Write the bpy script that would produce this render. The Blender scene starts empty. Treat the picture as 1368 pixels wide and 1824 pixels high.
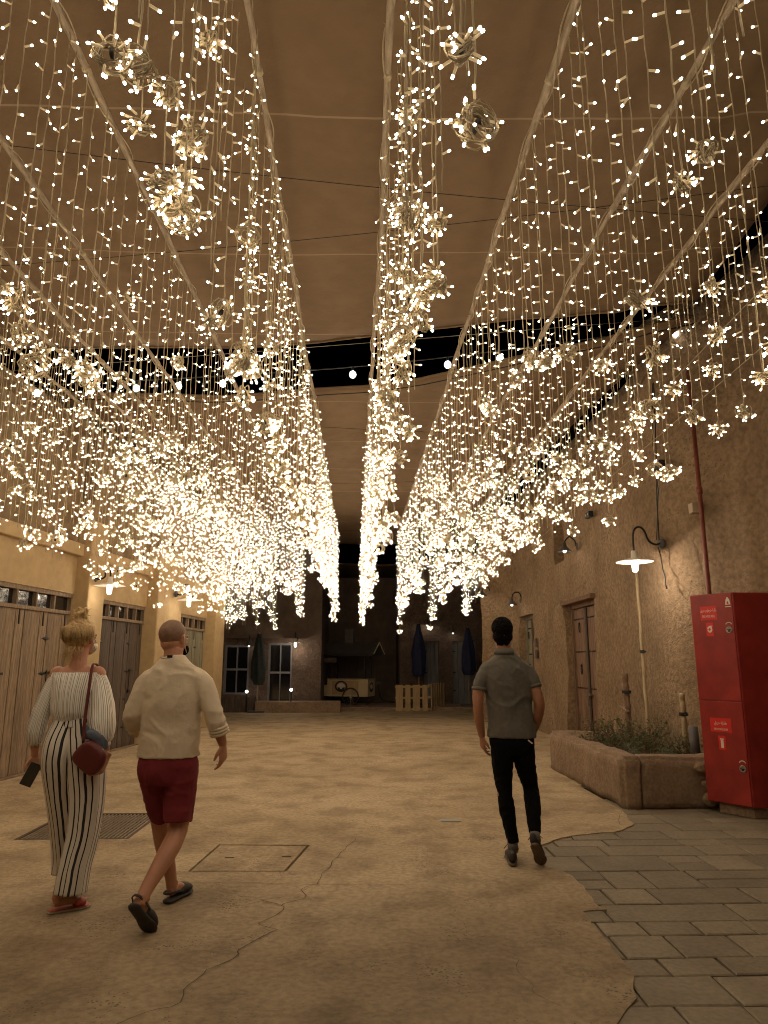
import bpy, bmesh, math, random
from mathutils import Vector, Matrix, noise, geometry
random.seed(7)
R = math.radians
C = bpy.context.scene.collection
sc = bpy.context.scene

# ------------------------------------------------------------------ camera, sky, exposure
CAM = Vector((0, 0, 1.45)); PITCH = R(11.96); YAW = R(1.75)
cd = bpy.data.cameras.new('camera'); cam = bpy.data.objects.new('camera', cd); C.objects.link(cam)
cam.location = CAM; cam.rotation_euler = (math.pi/2 + PITCH, 0, -YAW)
cd.sensor_fit = 'VERTICAL'; cd.sensor_height = 36.0; cd.lens = 36.0*1265/1824
cd.clip_start = 0.05; cd.clip_end = 500
sc.camera = cam
w = bpy.data.worlds.new('World'); sc.world = w; w.use_nodes = True
wn = w.node_tree; bg = wn.nodes['Background']
sky = wn.nodes.new('ShaderNodeTexSky'); sky.sky_type = 'NISHITA'; sky.sun_disc = False
sky.sun_elevation = R(-6); sky.sun_rotation = R(200)
wn.links.new(sky.outputs[0], bg.inputs[0]); bg.inputs[1].default_value = 0.02
sc.view_settings.view_transform = 'Standard'; sc.view_settings.look = 'None'
sc.view_settings.exposure = 0.22; sc.view_settings.gamma = 1.0
sc.cycles.use_denoising = True
sc.cycles.max_bounces = 6; sc.cycles.diffuse_bounces = 3; sc.cycles.glossy_bounces = 2
sc.cycles.sample_clamp_indirect = 3.0
sc.cycles.use_light_tree = True
sc.cycles.pixel_filter_type = 'BLACKMAN_HARRIS'; sc.cycles.filter_width = 1.0
LED = (1.0, 0.82, 0.59); LED_L = 35.0

# ------------------------------------------------------------------ helpers
OFF = {}
class MB:
    def __init__(s): s.v = []; s.f = []; s.m = []; s.uv = []
    def add(s, vs, fs, mat=0, uvs=None):
        b = len(s.v); s.v += [Vector(v) for v in vs]
        for i, f in enumerate(fs):
            s.f.append([b+k for k in f]); s.m.append(mat); s.uv.append(uvs[i] if uvs else None)
    def box(s, x0, x1, y0, y1, z0, z1, mat=0):
        s.add([(x0,y0,z0),(x1,y0,z0),(x1,y1,z0),(x0,y1,z0),(x0,y0,z1),(x1,y0,z1),(x1,y1,z1),(x0,y1,z1)],
              [(0,3,2,1),(4,5,6,7),(0,1,5,4),(1,2,6,5),(2,3,7,6),(3,0,4,7)], mat)
    def obox(s, c, h, rot=None, mat=0):
        c = Vector(c); rot = rot or Matrix.Identity(3)
        vs = [c + rot @ Vector((sx*h[0], sy*h[1], sz*h[2])) for sx, sy, sz in
              ((-1,-1,-1),(1,-1,-1),(1,1,-1),(-1,1,-1),(-1,-1,1),(1,-1,1),(1,1,1),(-1,1,1))]
        s.add(vs, [(0,3,2,1),(4,5,6,7),(0,1,5,4),(1,2,6,5),(2,3,7,6),(3,0,4,7)], mat)
    def tube(s, pts, rad, n=8, mat=0, ref=None, cap=True, uscale=1.0, wob=0, qf=None):
        pts = [Vector(p) for p in pts]; N = len(pts)
        if not isinstance(rad, (list, tuple)): rad = [rad]*N
        rad = [(r, r) if not isinstance(r, (list, tuple)) else r for r in rad]
        T = []
        for i in range(N):
            a = pts[max(i-1, 0)]; b = pts[min(i+1, N-1)]; t = (b-a)
            T.append(t.normalized() if t.length > 1e-9 else Vector((0,0,1)))
        if ref is None:
            u = T[0].orthogonal().normalized()
        else: u = Vector(ref)
        vs = []; per = 0; L = [0]
        for i in range(N):
            t = T[i]; u2 = (u if ref is None else Vector(ref)) - t*((u if ref is None else Vector(ref)).dot(t))
            if u2.length < 1e-6: u2 = t.orthogonal()
            u2.normalize(); u = u2; w2 = t.cross(u2)
            for k in range(n):
                a = 2*math.pi*k/n; q = 1.0
                if wob: q = 1 + wob*noise.noise(Vector((math.cos(a)*2, math.sin(a)*2, i*0.6+pts[0].x*9)))
                if qf: q = qf(i, a)
                vs.append(pts[i] + u2*(math.cos(a)*rad[i][0]*q) + w2*(math.sin(a)*rad[i][1]*q))
            if i: L.append(L[-1] + (pts[i]-pts[i-1]).length)
        fs = []; uv = []
        for i in range(N-1):
            for k in range(n):
                k2 = (k+1) % n
                fs.append((i*n+k, i*n+k2, (i+1)*n+k2, (i+1)*n+k))
                uv.append(((k/n*uscale, L[i]), ((k+1)/n*uscale, L[i]), ((k+1)/n*uscale, L[i+1]), (k/n*uscale, L[i+1])))
        if cap:
            fs.append(tuple(range(n))[::-1]); uv.append(tuple((0, 0) for _ in range(n)))
            fs.append(tuple((N-1)*n+k for k in range(n))); uv.append(tuple((0, 0) for _ in range(n)))
        s.add(vs, fs, mat, uv)
    def ell(s, c, r, rot=None, seg=14, rings=9, mat=0):
        c = Vector(c); rot = rot or Matrix.Identity(3); vs = [c + rot @ Vector((0,0,r[2]))]; fs = []
        for i in range(1, rings):
            p = math.pi*i/rings
            for k in range(seg):
                a = 2*math.pi*k/seg
                vs.append(c + rot @ Vector((r[0]*math.sin(p)*math.cos(a), r[1]*math.sin(p)*math.sin(a), r[2]*math.cos(p))))
        vs.append(c + rot @ Vector((0,0,-r[2])))
        for k in range(seg): fs.append((0, 1+k, 1+(k+1) % seg))
        for i in range(rings-2):
            for k in range(seg):
                a = 1+i*seg+k; b = 1+i*seg+(k+1) % seg
                fs.append((a, a+seg, b+seg, b))
        e = len(vs)-1; o = 1+(rings-2)*seg
        for k in range(seg): fs.append((o+k, e, o+(k+1) % seg))
        s.add(vs, fs, mat)
    def lathe(s, c, prof, n=16, mat=0, rot=None):
        # profile (r, z) from the first to the last point
        c = Vector(c); rot = rot or Matrix.Identity(3); vs = []; fs = []
        for r, z in prof:
            for k in range(n):
                a = 2*math.pi*k/n; vs.append(c + rot @ Vector((r*math.cos(a), r*math.sin(a), z)))
        for i in range(len(prof)-1):
            for k in range(n):
                k2 = (k+1) % n; fs.append((i*n+k, i*n+k2, (i+1)*n+k2, (i+1)*n+k))
        s.add(vs, fs, mat)
    def prism(s, poly, z0, z1, mat=0):
        n = len(poly); vs = [(p[0], p[1], z0) for p in poly] + [(p[0], p[1], z1) for p in poly]
        fs = [tuple(range(n))[::-1], tuple(range(n, 2*n))] + [(k, (k+1) % n, n+(k+1) % n, n+k) for k in range(n)]
        s.add(vs, fs, mat)
    def data(s, name, mats, smooth=True, origin=None):
        me = bpy.data.meshes.new(name); o = origin or Vector((0,0,0))
        me.from_pydata([tuple(v-o) for v in s.v], [], s.f)
        for m in mats: me.materials.append(m)
        me.polygons.foreach_set('material_index', s.m)
        if any(u for u in s.uv):
            l = me.uv_layers.new(name='UVMap'); k = 0
            for i, f in enumerate(s.f):
                for j in range(len(f)):
                    if s.uv[i]: l.data[k].uv = s.uv[i][j]
                    k += 1
        me.polygons.foreach_set('use_smooth', [smooth]*len(s.f)); me.update()
        return me
    def build(s, name, mats, parent=None, smooth=False, bevel=0, origin=None):
        if not isinstance(mats, (list, tuple)): mats = [mats]
        xs = [v.x for v in s.v]; ys = [v.y for v in s.v]; zs = [v.z for v in s.v]
        o = Vector(origin) if origin is not None else Vector(((min(xs)+max(xs))/2, (min(ys)+max(ys))/2, min(zs)))
        ob = bpy.data.objects.new(name, s.data(name, mats, smooth, o)); C.objects.link(ob)
        link(ob, o, parent)
        if bevel:
            b = ob.modifiers.new('bevel', 'BEVEL'); b.width = bevel; b.segments = 2; b.limit_method = 'ANGLE'
        return ob
def link(ob, o, parent):
    OFF[ob.name] = Vector(o)
    if parent:
        ob.parent = parent; ob.location = Vector(o) - OFF[parent.name]
    else: ob.location = o
def tag(o, label=None, cat=None, group=None, kind=None):
    if label: o['label'] = label
    if cat: o['category'] = cat
    if group: o['group'] = group
    if kind: o['kind'] = kind
    return o
def thing(name, loc, label, cat, group=None):
    o = bpy.data.objects.new(name, None); C.objects.link(o); o.location = loc; o.empty_display_size = .2
    OFF[o.name] = Vector(loc); return tag(o, label, cat, group)
def struct(o): o['kind'] = 'structure'; return o
def union(name, mb, mats, parent, voxel, smooth=4, disp=0, dscale=.15, seed=0, trim=None):
    """one continuous skin around all the closed pieces in mb"""
    me = mb.data('tmp', []); t = bpy.data.objects.new('tmp', me); C.objects.link(t)
    r = t.modifiers.new('r', 'REMESH'); r.mode = 'VOXEL'; r.voxel_size = voxel; r.use_smooth_shade = True
    if smooth:
        q = t.modifiers.new('s', 'SMOOTH'); q.iterations = smooth; q.factor = .5
    dg = bpy.context.evaluated_depsgraph_get(); me2 = bpy.data.meshes.new_from_object(t.evaluated_get(dg))
    bpy.data.objects.remove(t)
    if disp:
        me2.update(); nr = [v.normal.copy() for v in me2.vertices]
        for v, nn in zip(me2.vertices, nr):
            p = Vector((v.co.x*1.0, v.co.y, v.co.z*1.0))/dscale + Vector((seed, 0, 0))
            k = noise.noise(p + Vector((noise.noise(p*.7)*1.5,)*3)); k = -abs(k)*1.6 + .25
            k2 = noise.noise(p*3.1+Vector((4,0,2))); v.co += nn*disp*(k+.28*(.25-abs(k2)*1.5))
    if trim: trim(me2)
    if not isinstance(mats, (list, tuple)): mats = [mats]
    for m in mats: me2.materials.append(m)
    me2.polygons.foreach_set('use_smooth', [True]*len(me2.polygons))
    me2.name = name
    zs = [v.co.z for v in me2.vertices]; xs = [v.co.x for v in me2.vertices]; ys = [v.co.y for v in me2.vertices]
    o = Vector((sum(xs)/len(xs), sum(ys)/len(ys), min(zs))); me2.transform(Matrix.Translation(-o))
    ob = bpy.data.objects.new(name, me2); C.objects.link(ob); link(ob, o, parent); return ob

# ------------------------------------------------------------------ materials
def mat(name, col, rough=.7, col2=None, nscale=6, detail=6, bump=0, bscale=30, metal=0, emit=None, espec=None, spots=None, dist=.01, stretch=None, fine=None):
    col = (col[0], col[1]*.95, col[2]*.875)
    if col2: col2 = (col2[0], col2[1]*.95, col2[2]*.875)
    m = bpy.data.materials.new(name); m.use_nodes = True; nt = m.node_tree; N = nt.nodes; L = nt.links
    p = N['Principled BSDF']; p.inputs['Roughness'].default_value = rough; p.inputs['Metallic'].default_value = metal
    p.inputs['Base Color'].default_value = (*col, 1)
    if espec is not None: p.inputs['Specular IOR Level'].default_value = espec
    tc = N.new('ShaderNodeTexCoord'); src = tc.outputs['Object']
    if stretch:
        mp = N.new('ShaderNodeMapping'); mp.inputs['Scale'].default_value = stretch; L.new(src, mp.inputs[0]); src = mp.outputs[0]
    out = None
    if col2:
        n = N.new('ShaderNodeTexNoise'); n.inputs['Scale'].default_value = nscale; n.inputs['Detail'].default_value = detail
        n.inputs['Roughness'].default_value = .62; L.new(src, n.inputs['Vector'])
        cr = N.new('ShaderNodeValToRGB'); cr.color_ramp.elements[0].position = .34; cr.color_ramp.elements[1].position = .66
        cr.color_ramp.elements[0].color = (*col, 1); cr.color_ramp.elements[1].color = (*col2, 1)
        L.new(n.outputs[0], cr.inputs[0]); out = cr.outputs[0]
        if fine:
            n3 = N.new('ShaderNodeTexNoise'); n3.inputs['Scale'].default_value = fine[0]; n3.inputs['Detail'].default_value = 8
            L.new(src, n3.inputs['Vector'])
            c3 = N.new('ShaderNodeValToRGB'); c3.color_ramp.elements[0].position = .35; c3.color_ramp.elements[1].position = .62
            a = fine[1]; c3.color_ramp.elements[0].color = (a, a, a, 1); c3.color_ramp.elements[1].color = (1, 1, 1, 1)
            L.new(n3.outputs[0], c3.inputs[0])
            mx = N.new('ShaderNodeMix'); mx.data_type = 'RGBA'; mx.blend_type = 'MULTIPLY'; mx.inputs[0].default_value = 1
            L.new(out, mx.inputs[6]); L.new(c3.outputs[0], mx.inputs[7]); out = mx.outputs[2]
        if spots:
            n4 = N.new('ShaderNodeTexVoronoi'); n4.inputs['Scale'].default_value = spots[0]; L.new(src, n4.inputs['Vector'])
            n5 = N.new('ShaderNodeTexNoise'); n5.inputs['Scale'].default_value = spots[0]*.07; n5.inputs['Detail'].default_value = 3; L.new(src, n5.inputs['Vector'])
            ms = N.new('ShaderNodeMath'); ms.operation = 'MULTIPLY_ADD'; L.new(n5.outputs[0], ms.inputs[0]); ms.inputs[1].default_value = -spots[1]; L.new(n4.outputs['Distance'], ms.inputs[2])
            m1 = N.new('ShaderNodeMath'); m1.operation = 'ADD'; m1.inputs[1].default_value = 1; L.new(ms.outputs[0], m1.inputs[0])
            c4 = N.new('ShaderNodeValToRGB'); c4.color_ramp.elements[0].position = spots[2]+1; c4.color_ramp.elements[1].position = spots[2]+1.06
            c4.color_ramp.elements[0].color = (spots[3],)*3+(1,); c4.color_ramp.elements[1].color = (1, 1, 1, 1)
            L.new(m1.outputs[0], c4.inputs[0])
            mx = N.new('ShaderNodeMix'); mx.data_type = 'RGBA'; mx.blend_type = 'MULTIPLY'; mx.inputs[0].default_value = 1
            L.new(out, mx.inputs[6]); L.new(c4.outputs[0], mx.inputs[7]); out = mx.outputs[2]
        L.new(out, p.inputs['Base Color'])
    if bump:
        nb = N.new('ShaderNodeTexNoise'); nb.inputs['Scale'].default_value = bscale; nb.inputs['Detail'].default_value = 8
        nb.inputs['Roughness'].default_value = .65; L.new(src, nb.inputs['Vector'])
        b = N.new('ShaderNodeBump'); b.inputs['Strength'].default_value = bump; b.inputs['Distance'].default_value = dist
        L.new(nb.outputs[0], b.inputs['Height']); L.new(b.outputs[0], p.inputs['Normal'])
    if emit:
        p.inputs['Emission Color'].default_value = (*emit[0], 1); p.inputs['Emission Strength'].default_value = emit[1]
    return m
def emis(name, col, s):
    m = bpy.data.materials.new(name); m.use_nodes = True; nt = m.node_tree; nt.nodes.clear()
    e = nt.nodes.new('ShaderNodeEmission'); o = nt.nodes.new('ShaderNodeOutputMaterial')
    e.inputs[0].default_value = (*col, 1); e.inputs[1].default_value = s; nt.links.new(e.outputs[0], o.inputs[0]); return m
def stripes(name, base, dark, count, width, wobble=.02, bump=.3, vfade=None):
    m = mat(name, base, .85, bump=bump, bscale=60, dist=.004); nt = m.node_tree; N = nt.nodes; L = nt.links
    uv = N.new('ShaderNodeUVMap'); sx = N.new('ShaderNodeSeparateXYZ'); L.new(uv.outputs[0], sx.inputs[0])
    nz = N.new('ShaderNodeTexNoise'); nz.inputs['Scale'].default_value = 9; tc = N.new('ShaderNodeTexCoord'); L.new(tc.outputs['Object'], nz.inputs['Vector'])
    a = N.new('ShaderNodeMath'); a.operation = 'MULTIPLY_ADD'; L.new(nz.outputs[0], a.inputs[0]); a.inputs[1].default_value = wobble; L.new(sx.outputs[0], a.inputs[2])
    b = N.new('ShaderNodeMath'); b.operation = 'MULTIPLY'; L.new(a.outputs[0], b.inputs[0]); b.inputs[1].default_value = count
    vor = N.new('ShaderNodeTexNoise'); vor.noise_dimensions = '1D'; vor.inputs['Scale'].default_value = .9; vor.inputs['Detail'].default_value = 1
    L.new(b.outputs[0], vor.inputs['W'])
    ad = N.new('ShaderNodeMath'); ad.operation = 'MULTIPLY_ADD'; L.new(vor.outputs[0], ad.inputs[0]); ad.inputs[1].default_value = 1.3; L.new(b.outputs[0], ad.inputs[2])
    fr = N.new('ShaderNodeMath'); fr.operation = 'FRACT'; L.new(ad.outputs[0], fr.inputs[0])
    lt = N.new('ShaderNodeMath'); lt.operation = 'LESS_THAN'; L.new(fr.outputs[0], lt.inputs[0]); lt.inputs[1].default_value = width
    mx = N.new('ShaderNodeMix'); mx.data_type = 'RGBA'; L.new(lt.outputs[0], mx.inputs[0])
    mx.inputs[6].default_value = (*base, 1); mx.inputs[7].default_value = (*dark, 1); L.new(mx.outputs[2], N['Principled BSDF'].inputs['Base Color'])
    return m
M = {}
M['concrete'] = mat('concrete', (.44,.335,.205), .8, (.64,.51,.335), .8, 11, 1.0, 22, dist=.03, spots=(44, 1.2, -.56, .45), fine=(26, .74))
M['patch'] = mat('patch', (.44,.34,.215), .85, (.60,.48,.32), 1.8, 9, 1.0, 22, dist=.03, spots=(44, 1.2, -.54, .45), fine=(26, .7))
M['soil'] = mat('soil', (.05,.035,.022), .95, (.10,.075,.05), 20, 6, .8, 50)
M['crack'] = mat('crack', (.085,.06,.04), .95)
M['paver'] = mat('paver', (.215,.18,.128), .75, (.29,.245,.18), 2.5, 8, .45, 60, dist=.006, fine=(35, .8))
M['mud'] = mat('mud', (.235,.158,.092), .92, (.36,.255,.157), 1.3, 12, .85, 12, dist=.06, fine=(17, .68), spots=(18, 1.2, -.56, .6))
M['mud2'] = mat('mud2', (.24,.165,.11), .92, (.34,.245,.165), 4, 8, .7, 18, dist=.03, fine=(30, .75))
M['plaster'] = mat('plaster', (.44,.32,.17), .85, (.51,.38,.21), 1.5, 6, .25, 25, dist=.01, fine=(9, .9))
M['plaster_dark'] = mat('plaster_dark', (.20,.145,.08), .9, (.29,.21,.12), 1.2, 8, .4, 14, dist=.02, fine=(7, .8))  # darker plaster for the upper walls, pillar tops and roof
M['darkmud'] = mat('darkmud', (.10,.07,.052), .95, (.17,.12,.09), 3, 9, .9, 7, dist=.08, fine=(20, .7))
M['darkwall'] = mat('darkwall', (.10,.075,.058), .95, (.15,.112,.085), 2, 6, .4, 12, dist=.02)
M['wood'] = mat('wood', (.22,.155,.10), .75, (.38,.28,.19), 5, 9, .5, 10, dist=.006, stretch=(6, 6, .6), fine=(9, .62))
M['wood_dark'] = mat('wood_dark', (.085,.06,.047), .75, (.15,.11,.085), 5, 9, .5, 10, dist=.006, stretch=(6, 6, .6), fine=(9, .65))
M['wood_green'] = mat('wood_green', (.20,.19,.13), .75, (.28,.26,.19), 5, 8, .4, 10, dist=.005, stretch=(6, 6, .6), fine=(9, .75))
M['wood_red'] = mat('wood_red', (.15,.085,.052), .7, (.25,.15,.095), 5, 9, .5, 10, dist=.006, stretch=(5, 5, .5), fine=(9, .65))
M['pallet'] = mat('pallet', (.36,.25,.13), .8, (.46,.33,.18), 5, 6, .3, 12, stretch=(4, 4, .6))
M['iron'] = mat('iron', (.018,.015,.013), .5, metal=.3)
M['steel'] = mat('steel', (.35,.33,.30), .4, metal=.9, bump=.1)
M['black'] = mat('black', (.012,.012,.013), .45)
M['redpaint'] = mat('redpaint', (.27,.017,.015), .36, (.36,.030,.025), 2.2, 8, .08, 40, fine=(5, .72))
M['redsign'] = mat('redsign', (.62,.02,.015), .45)
M['whitepaint'] = mat('whitepaint', (.62,.58,.50), .5)
M['enamel'] = mat('enamel', (.75,.72,.66), .3)
M['redpipe'] = mat('redpipe', (.16,.035,.022), .6, (.22,.06,.04), 12, 5, .2, 50)
M['bamboo'] = mat('bamboo', (.33,.25,.14), .6, (.45,.36,.22), 14, 5, .2, 40, stretch=(1, 1, .4))
M['bark'] = mat('bark', (.13,.075,.045), .9, (.20,.12,.075), 18, 6, .8, 40)
M['pole'] = mat('pole', (.20,.155,.105), .85, (.40,.33,.24), 12, 8, .8, 30, stretch=(3, .5, 3), dist=.01)
M['leaf'] = mat('leaf', (.045,.075,.022), .6, (.12,.15,.06), 9, 3)
M['sail'] = None
M['wire'] = mat('wire', (.34,.28,.175), .6)
M['cap'] = mat('cap', (.40,.34,.21), .45, emit=((1,.70,.36), .22))
M['led'] = emis('led', LED, LED_L)
M['tie'] = mat('tie', (.02,.017,.015), .8)
M['festoon'] = emis('festoon', (1,.93,.82), 14)
M['bulbglass'] = emis('bulbglass', (1,.88,.74), 9)
M['glass'] = mat('glass', (.01,.01,.012), .06, espec=.8)
M['glass'].node_tree.nodes['Principled BSDF'].inputs['IOR'].default_value = 1.6
M['skin'] = mat('skin', (.42,.20,.125), .55, (.47,.235,.15), 8, 3, .1, 120, dist=.002)
M['skin_w'] = mat('skin_w', (.46,.21,.13), .5, (.50,.25,.16), 8, 3, .1, 120, dist=.002)
M['skin_d'] = mat('skin_d', (.28,.125,.07), .55, (.33,.155,.09), 8, 3, .1, 120, dist=.002)
M['stubble'] = mat('stubble', (.17,.095,.062), .6, (.25,.14,.092), 30, 5, .3, 200, dist=.002)
M['blond'] = mat('blond', (.42,.28,.12), .55, (.68,.50,.27), 22, 6, .8, 60, stretch=(2.2, 2.2, .7), dist=.006)
M['blackhair'] = mat('blackhair', (.003,.0025,.0025), .9, (.005,.0045,.004), 40, 4, .8, 120, dist=.006, espec=.15)
M['beige'] = mat('beige', (.62,.54,.42), .9, (.67,.59,.465), 5, 4, .35, 25, dist=.01)
M['maroon'] = mat('maroon', (.16,.012,.02), .9, (.19,.017,.026), 6, 4, .35, 25, dist=.008)
M['polo'] = mat('polo', (.10,.095,.085), .9, (.12,.114,.10), 40, 6, .3, 25, dist=.008)
M['blackcloth'] = mat('blackcloth', (.0025,.0025,.003), 1, (.004,.004,.0045), 8, 4, .4, 22, dist=.008)
M['bag'] = mat('bag', (.10,.012,.014), .5, (.13,.018,.018), 6, 4, .3, 40)
M['denim'] = mat('denim', (.10,.13,.20), .85, (.15,.18,.25), 20, 4, .3, 60)
M['rubber'] = mat('rubber', (.03,.028,.026), .75, (.05,.046,.042), 14, 3, .3, 60)
M['coral'] = mat('coral', (.42,.07,.04), .5)
M['sole'] = mat('sole', (.42,.34,.24), .7)
M['sock'] = mat('sock', (.13,.12,.11), .9)
M['blouse'] = stripes('blouse', (.84,.80,.72), (.36,.31,.27), 46, .30, .01)
M['pants'] = stripes('pants', (.70,.64,.55), (.02,.015,.02), 17, .19, .02)
M['navy'] = mat('navy', (.01,.015,.05), .85, (.016,.022,.07), 8, 4, .4, 20)
M['blackumb'] = mat('blackumb', (.012,.018,.016), .85, (.02,.028,.024), 8, 4, .4, 20)
M['slate'] = mat('slate', (.06,.055,.055), .6, (.09,.085,.085), 10, 4)
M['grey_door'] = mat('grey_door', (.13,.13,.14), .7, (.18,.18,.195), 5, 6, .3, 12, stretch=(5, 5, .6))
M['blackcloth'].node_tree.nodes['Principled BSDF'].inputs['Specular IOR Level'].default_value = .15

def sail_mat():
    m = mat('sailcloth', (.155,.101,.053), .9, (.185,.122,.066), .8, 5, .5, 3, dist=.05, fine=(5, .9))
    nt = m.node_tree; N = nt.nodes; L = nt.links; p = N['Principled BSDF']
    src = p.inputs['Base Color'].links[0].from_socket
    tc = N.new('ShaderNodeTexCoord'); sp = N.new('ShaderNodeSeparateXYZ'); L.new(tc.outputs['Object'], sp.inputs[0])
    a = N.new('ShaderNodeMath'); a.operation = 'MULTIPLY'; L.new(sp.outputs[1], a.inputs[0]); a.inputs[1].default_value = 1/1.75
    fr = N.new('ShaderNodeMath'); fr.operation = 'FRACT'; L.new(a.outputs[0], fr.inputs[0])
    lt = N.new('ShaderNodeMath'); lt.operation = 'LESS_THAN'; L.new(fr.outputs[0], lt.inputs[0]); lt.inputs[1].default_value = .011
    mu = N.new('ShaderNodeMath'); mu.operation = 'MULTIPLY'; L.new(lt.outputs[0], mu.inputs[0]); mu.inputs[1].default_value = .6
    mx = N.new('ShaderNodeMix'); mx.data_type = 'RGBA'; L.new(mu.outputs[0], mx.inputs[0]); L.new(src, mx.inputs[6])
    mx.inputs[7].default_value = (.33,.24,.145,1); L.new(mx.outputs[2], p.inputs['Base Color']); return m
M['sail'] = sail_mat()
def dim_worn_slab(m):
    # weaker light near the camera darkened into the slab's colour, plus its worn stains
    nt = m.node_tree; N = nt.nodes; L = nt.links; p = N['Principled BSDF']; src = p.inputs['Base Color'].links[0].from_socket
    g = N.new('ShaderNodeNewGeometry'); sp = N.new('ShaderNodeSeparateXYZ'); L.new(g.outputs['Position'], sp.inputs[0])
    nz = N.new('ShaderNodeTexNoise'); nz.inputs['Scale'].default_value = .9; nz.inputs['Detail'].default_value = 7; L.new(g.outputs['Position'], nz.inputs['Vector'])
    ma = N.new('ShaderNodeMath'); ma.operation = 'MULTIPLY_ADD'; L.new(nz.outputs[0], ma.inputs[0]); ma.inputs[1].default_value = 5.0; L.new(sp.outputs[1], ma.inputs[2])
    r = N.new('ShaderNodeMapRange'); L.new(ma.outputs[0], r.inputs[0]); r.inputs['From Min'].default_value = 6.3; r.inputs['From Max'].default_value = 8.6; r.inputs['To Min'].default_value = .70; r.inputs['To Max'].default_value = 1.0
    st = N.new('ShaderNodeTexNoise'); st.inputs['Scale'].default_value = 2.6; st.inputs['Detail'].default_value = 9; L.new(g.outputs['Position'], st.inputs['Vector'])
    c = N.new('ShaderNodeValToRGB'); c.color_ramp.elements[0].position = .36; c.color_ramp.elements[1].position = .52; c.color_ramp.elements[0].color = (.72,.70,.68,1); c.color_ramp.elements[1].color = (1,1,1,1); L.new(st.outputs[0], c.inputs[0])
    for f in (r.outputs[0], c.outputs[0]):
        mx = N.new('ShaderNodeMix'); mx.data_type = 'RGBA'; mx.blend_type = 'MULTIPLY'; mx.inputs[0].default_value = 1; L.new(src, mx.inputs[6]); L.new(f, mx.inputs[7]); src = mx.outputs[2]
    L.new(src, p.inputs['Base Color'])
dim_worn_slab(M['concrete']); dim_worn_slab(M['patch'])
def per_island(m, lo):
    nt = m.node_tree; N = nt.nodes; L = nt.links; p = N['Principled BSDF']; src = p.inputs['Base Color'].links[0].from_socket
    g = N.new('ShaderNodeNewGeometry'); r = N.new('ShaderNodeMapRange'); r.inputs['To Min'].default_value = lo; r.inputs['To Max'].default_value = 1.1
    L.new(g.outputs['Random Per Island'], r.inputs[0]); mx = N.new('ShaderNodeMix'); mx.data_type = 'RGBA'; mx.blend_type = 'MULTIPLY'; mx.inputs[0].default_value = 1
    L.new(src, mx.inputs[6]); L.new(r.outputs[0], mx.inputs[7]); L.new(mx.outputs[2], p.inputs['Base Color'])
for k_, lo_ in (('paver',.80),('wood',.72),('wood_dark',.72),('wood_green',.8),('wood_red',.78),('pallet',.8),('grey_door',.8)): per_island(M[k_], lo_)
# ------------------------------------------------------------------ ground
g = MB(); g.add([(-60,-20,-.035),(60,-20,-.035),(60,90,-.035),(-60,90,-.035)], [(0,1,2,3)]); struct(g.build('ground', M['soil']))
EDGE = [(1.0,2.2),(1.0,3.1),(1.05,3.25),(1.17,3.41),(1.25,3.57),(1.3,3.7),(1.3,3.8),(1.31,3.95),(1.31,4.09),(1.32,4.3),(1.33,4.53),(1.32,4.59),(1.37,4.61),(1.47,4.62),(1.45,4.74),(1.47,4.94),(1.49,5.15),(1.47,5.31),(1.43,5.45),(1.36,5.56),(1.34,5.68),(1.35,5.87),(1.43,6.11),(1.6,6.31),(1.82,6.48),(2.03,6.55),(2.28,6.63),(2.5,6.89),(2.56,7.2),(2.62,7.5)]
ed = []
for i in range(len(EDGE)-1):
    a, b = EDGE[i], EDGE[i+1]; n = max(2, int(math.hypot(a[0]-b[0], a[1]-b[1])/.06))
    for k in range(n):
        t = k/n; x = a[0]+(b[0]-a[0])*t; y = a[1]+(b[1]-a[1])*t
        ed.append((x + .03*noise.noise(Vector((x*9, y*9, 0))), y + .03*noise.noise(Vector((x*9, y*9, 5)))))
ed.append(EDGE[-1])
outer = [(-14,-8),(1.7,-8)] + ed + [(2.62,9.0),(5.5,9.0),(5.5,40),(-14,40)]
G = (-2.90,-1.95,6.46,7.52)        # drain opening
hole = [(G[0],G[2]),(G[0],G[3]),(G[1],G[3]),(G[1],G[2])]
Hm = (-1.24,-.42,5.48,6.24)        # manhole opening (parallelogram in plan)
mh = [(-1.22,5.50),(-.53,5.48),(-.42,6.21),(-1.15,6.25)]
mo = [(-1.225,5.492),(-1.155,6.258),(-.412,6.218),(-.524,5.472)]
def slab(polys, z, thick, m, name):
    vs3 = [[Vector((p[0], p[1], 0)) for p in q] for q in polys]
    tri = geometry.tessellate_polygon(vs3); flat = [p for q in polys for p in q]
    mb = MB(); mb.add([(p[0], p[1], z) for p in flat], [tuple(t) for t in tri])
    for f in range(len(mb.f)):
        a, b, c = [mb.v[i] for i in mb.f[f]]
        if (b-a).cross(c-a).z < 0: mb.f[f] = mb.f[f][::-1]
    for q in polys:
        n = len(q)
        for i in range(n):
            a, b = q[i], q[(i+1) % n]
            mb.add([(a[0],a[1],z-thick),(b[0],b[1],z-thick),(b[0],b[1],z),(a[0],a[1],z)], [(0,1,2,3)])
    return mb.build(name, m)
struct(slab([outer, hole, mo], 0, .034, M['concrete'], 'concrete_pavement'))
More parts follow.
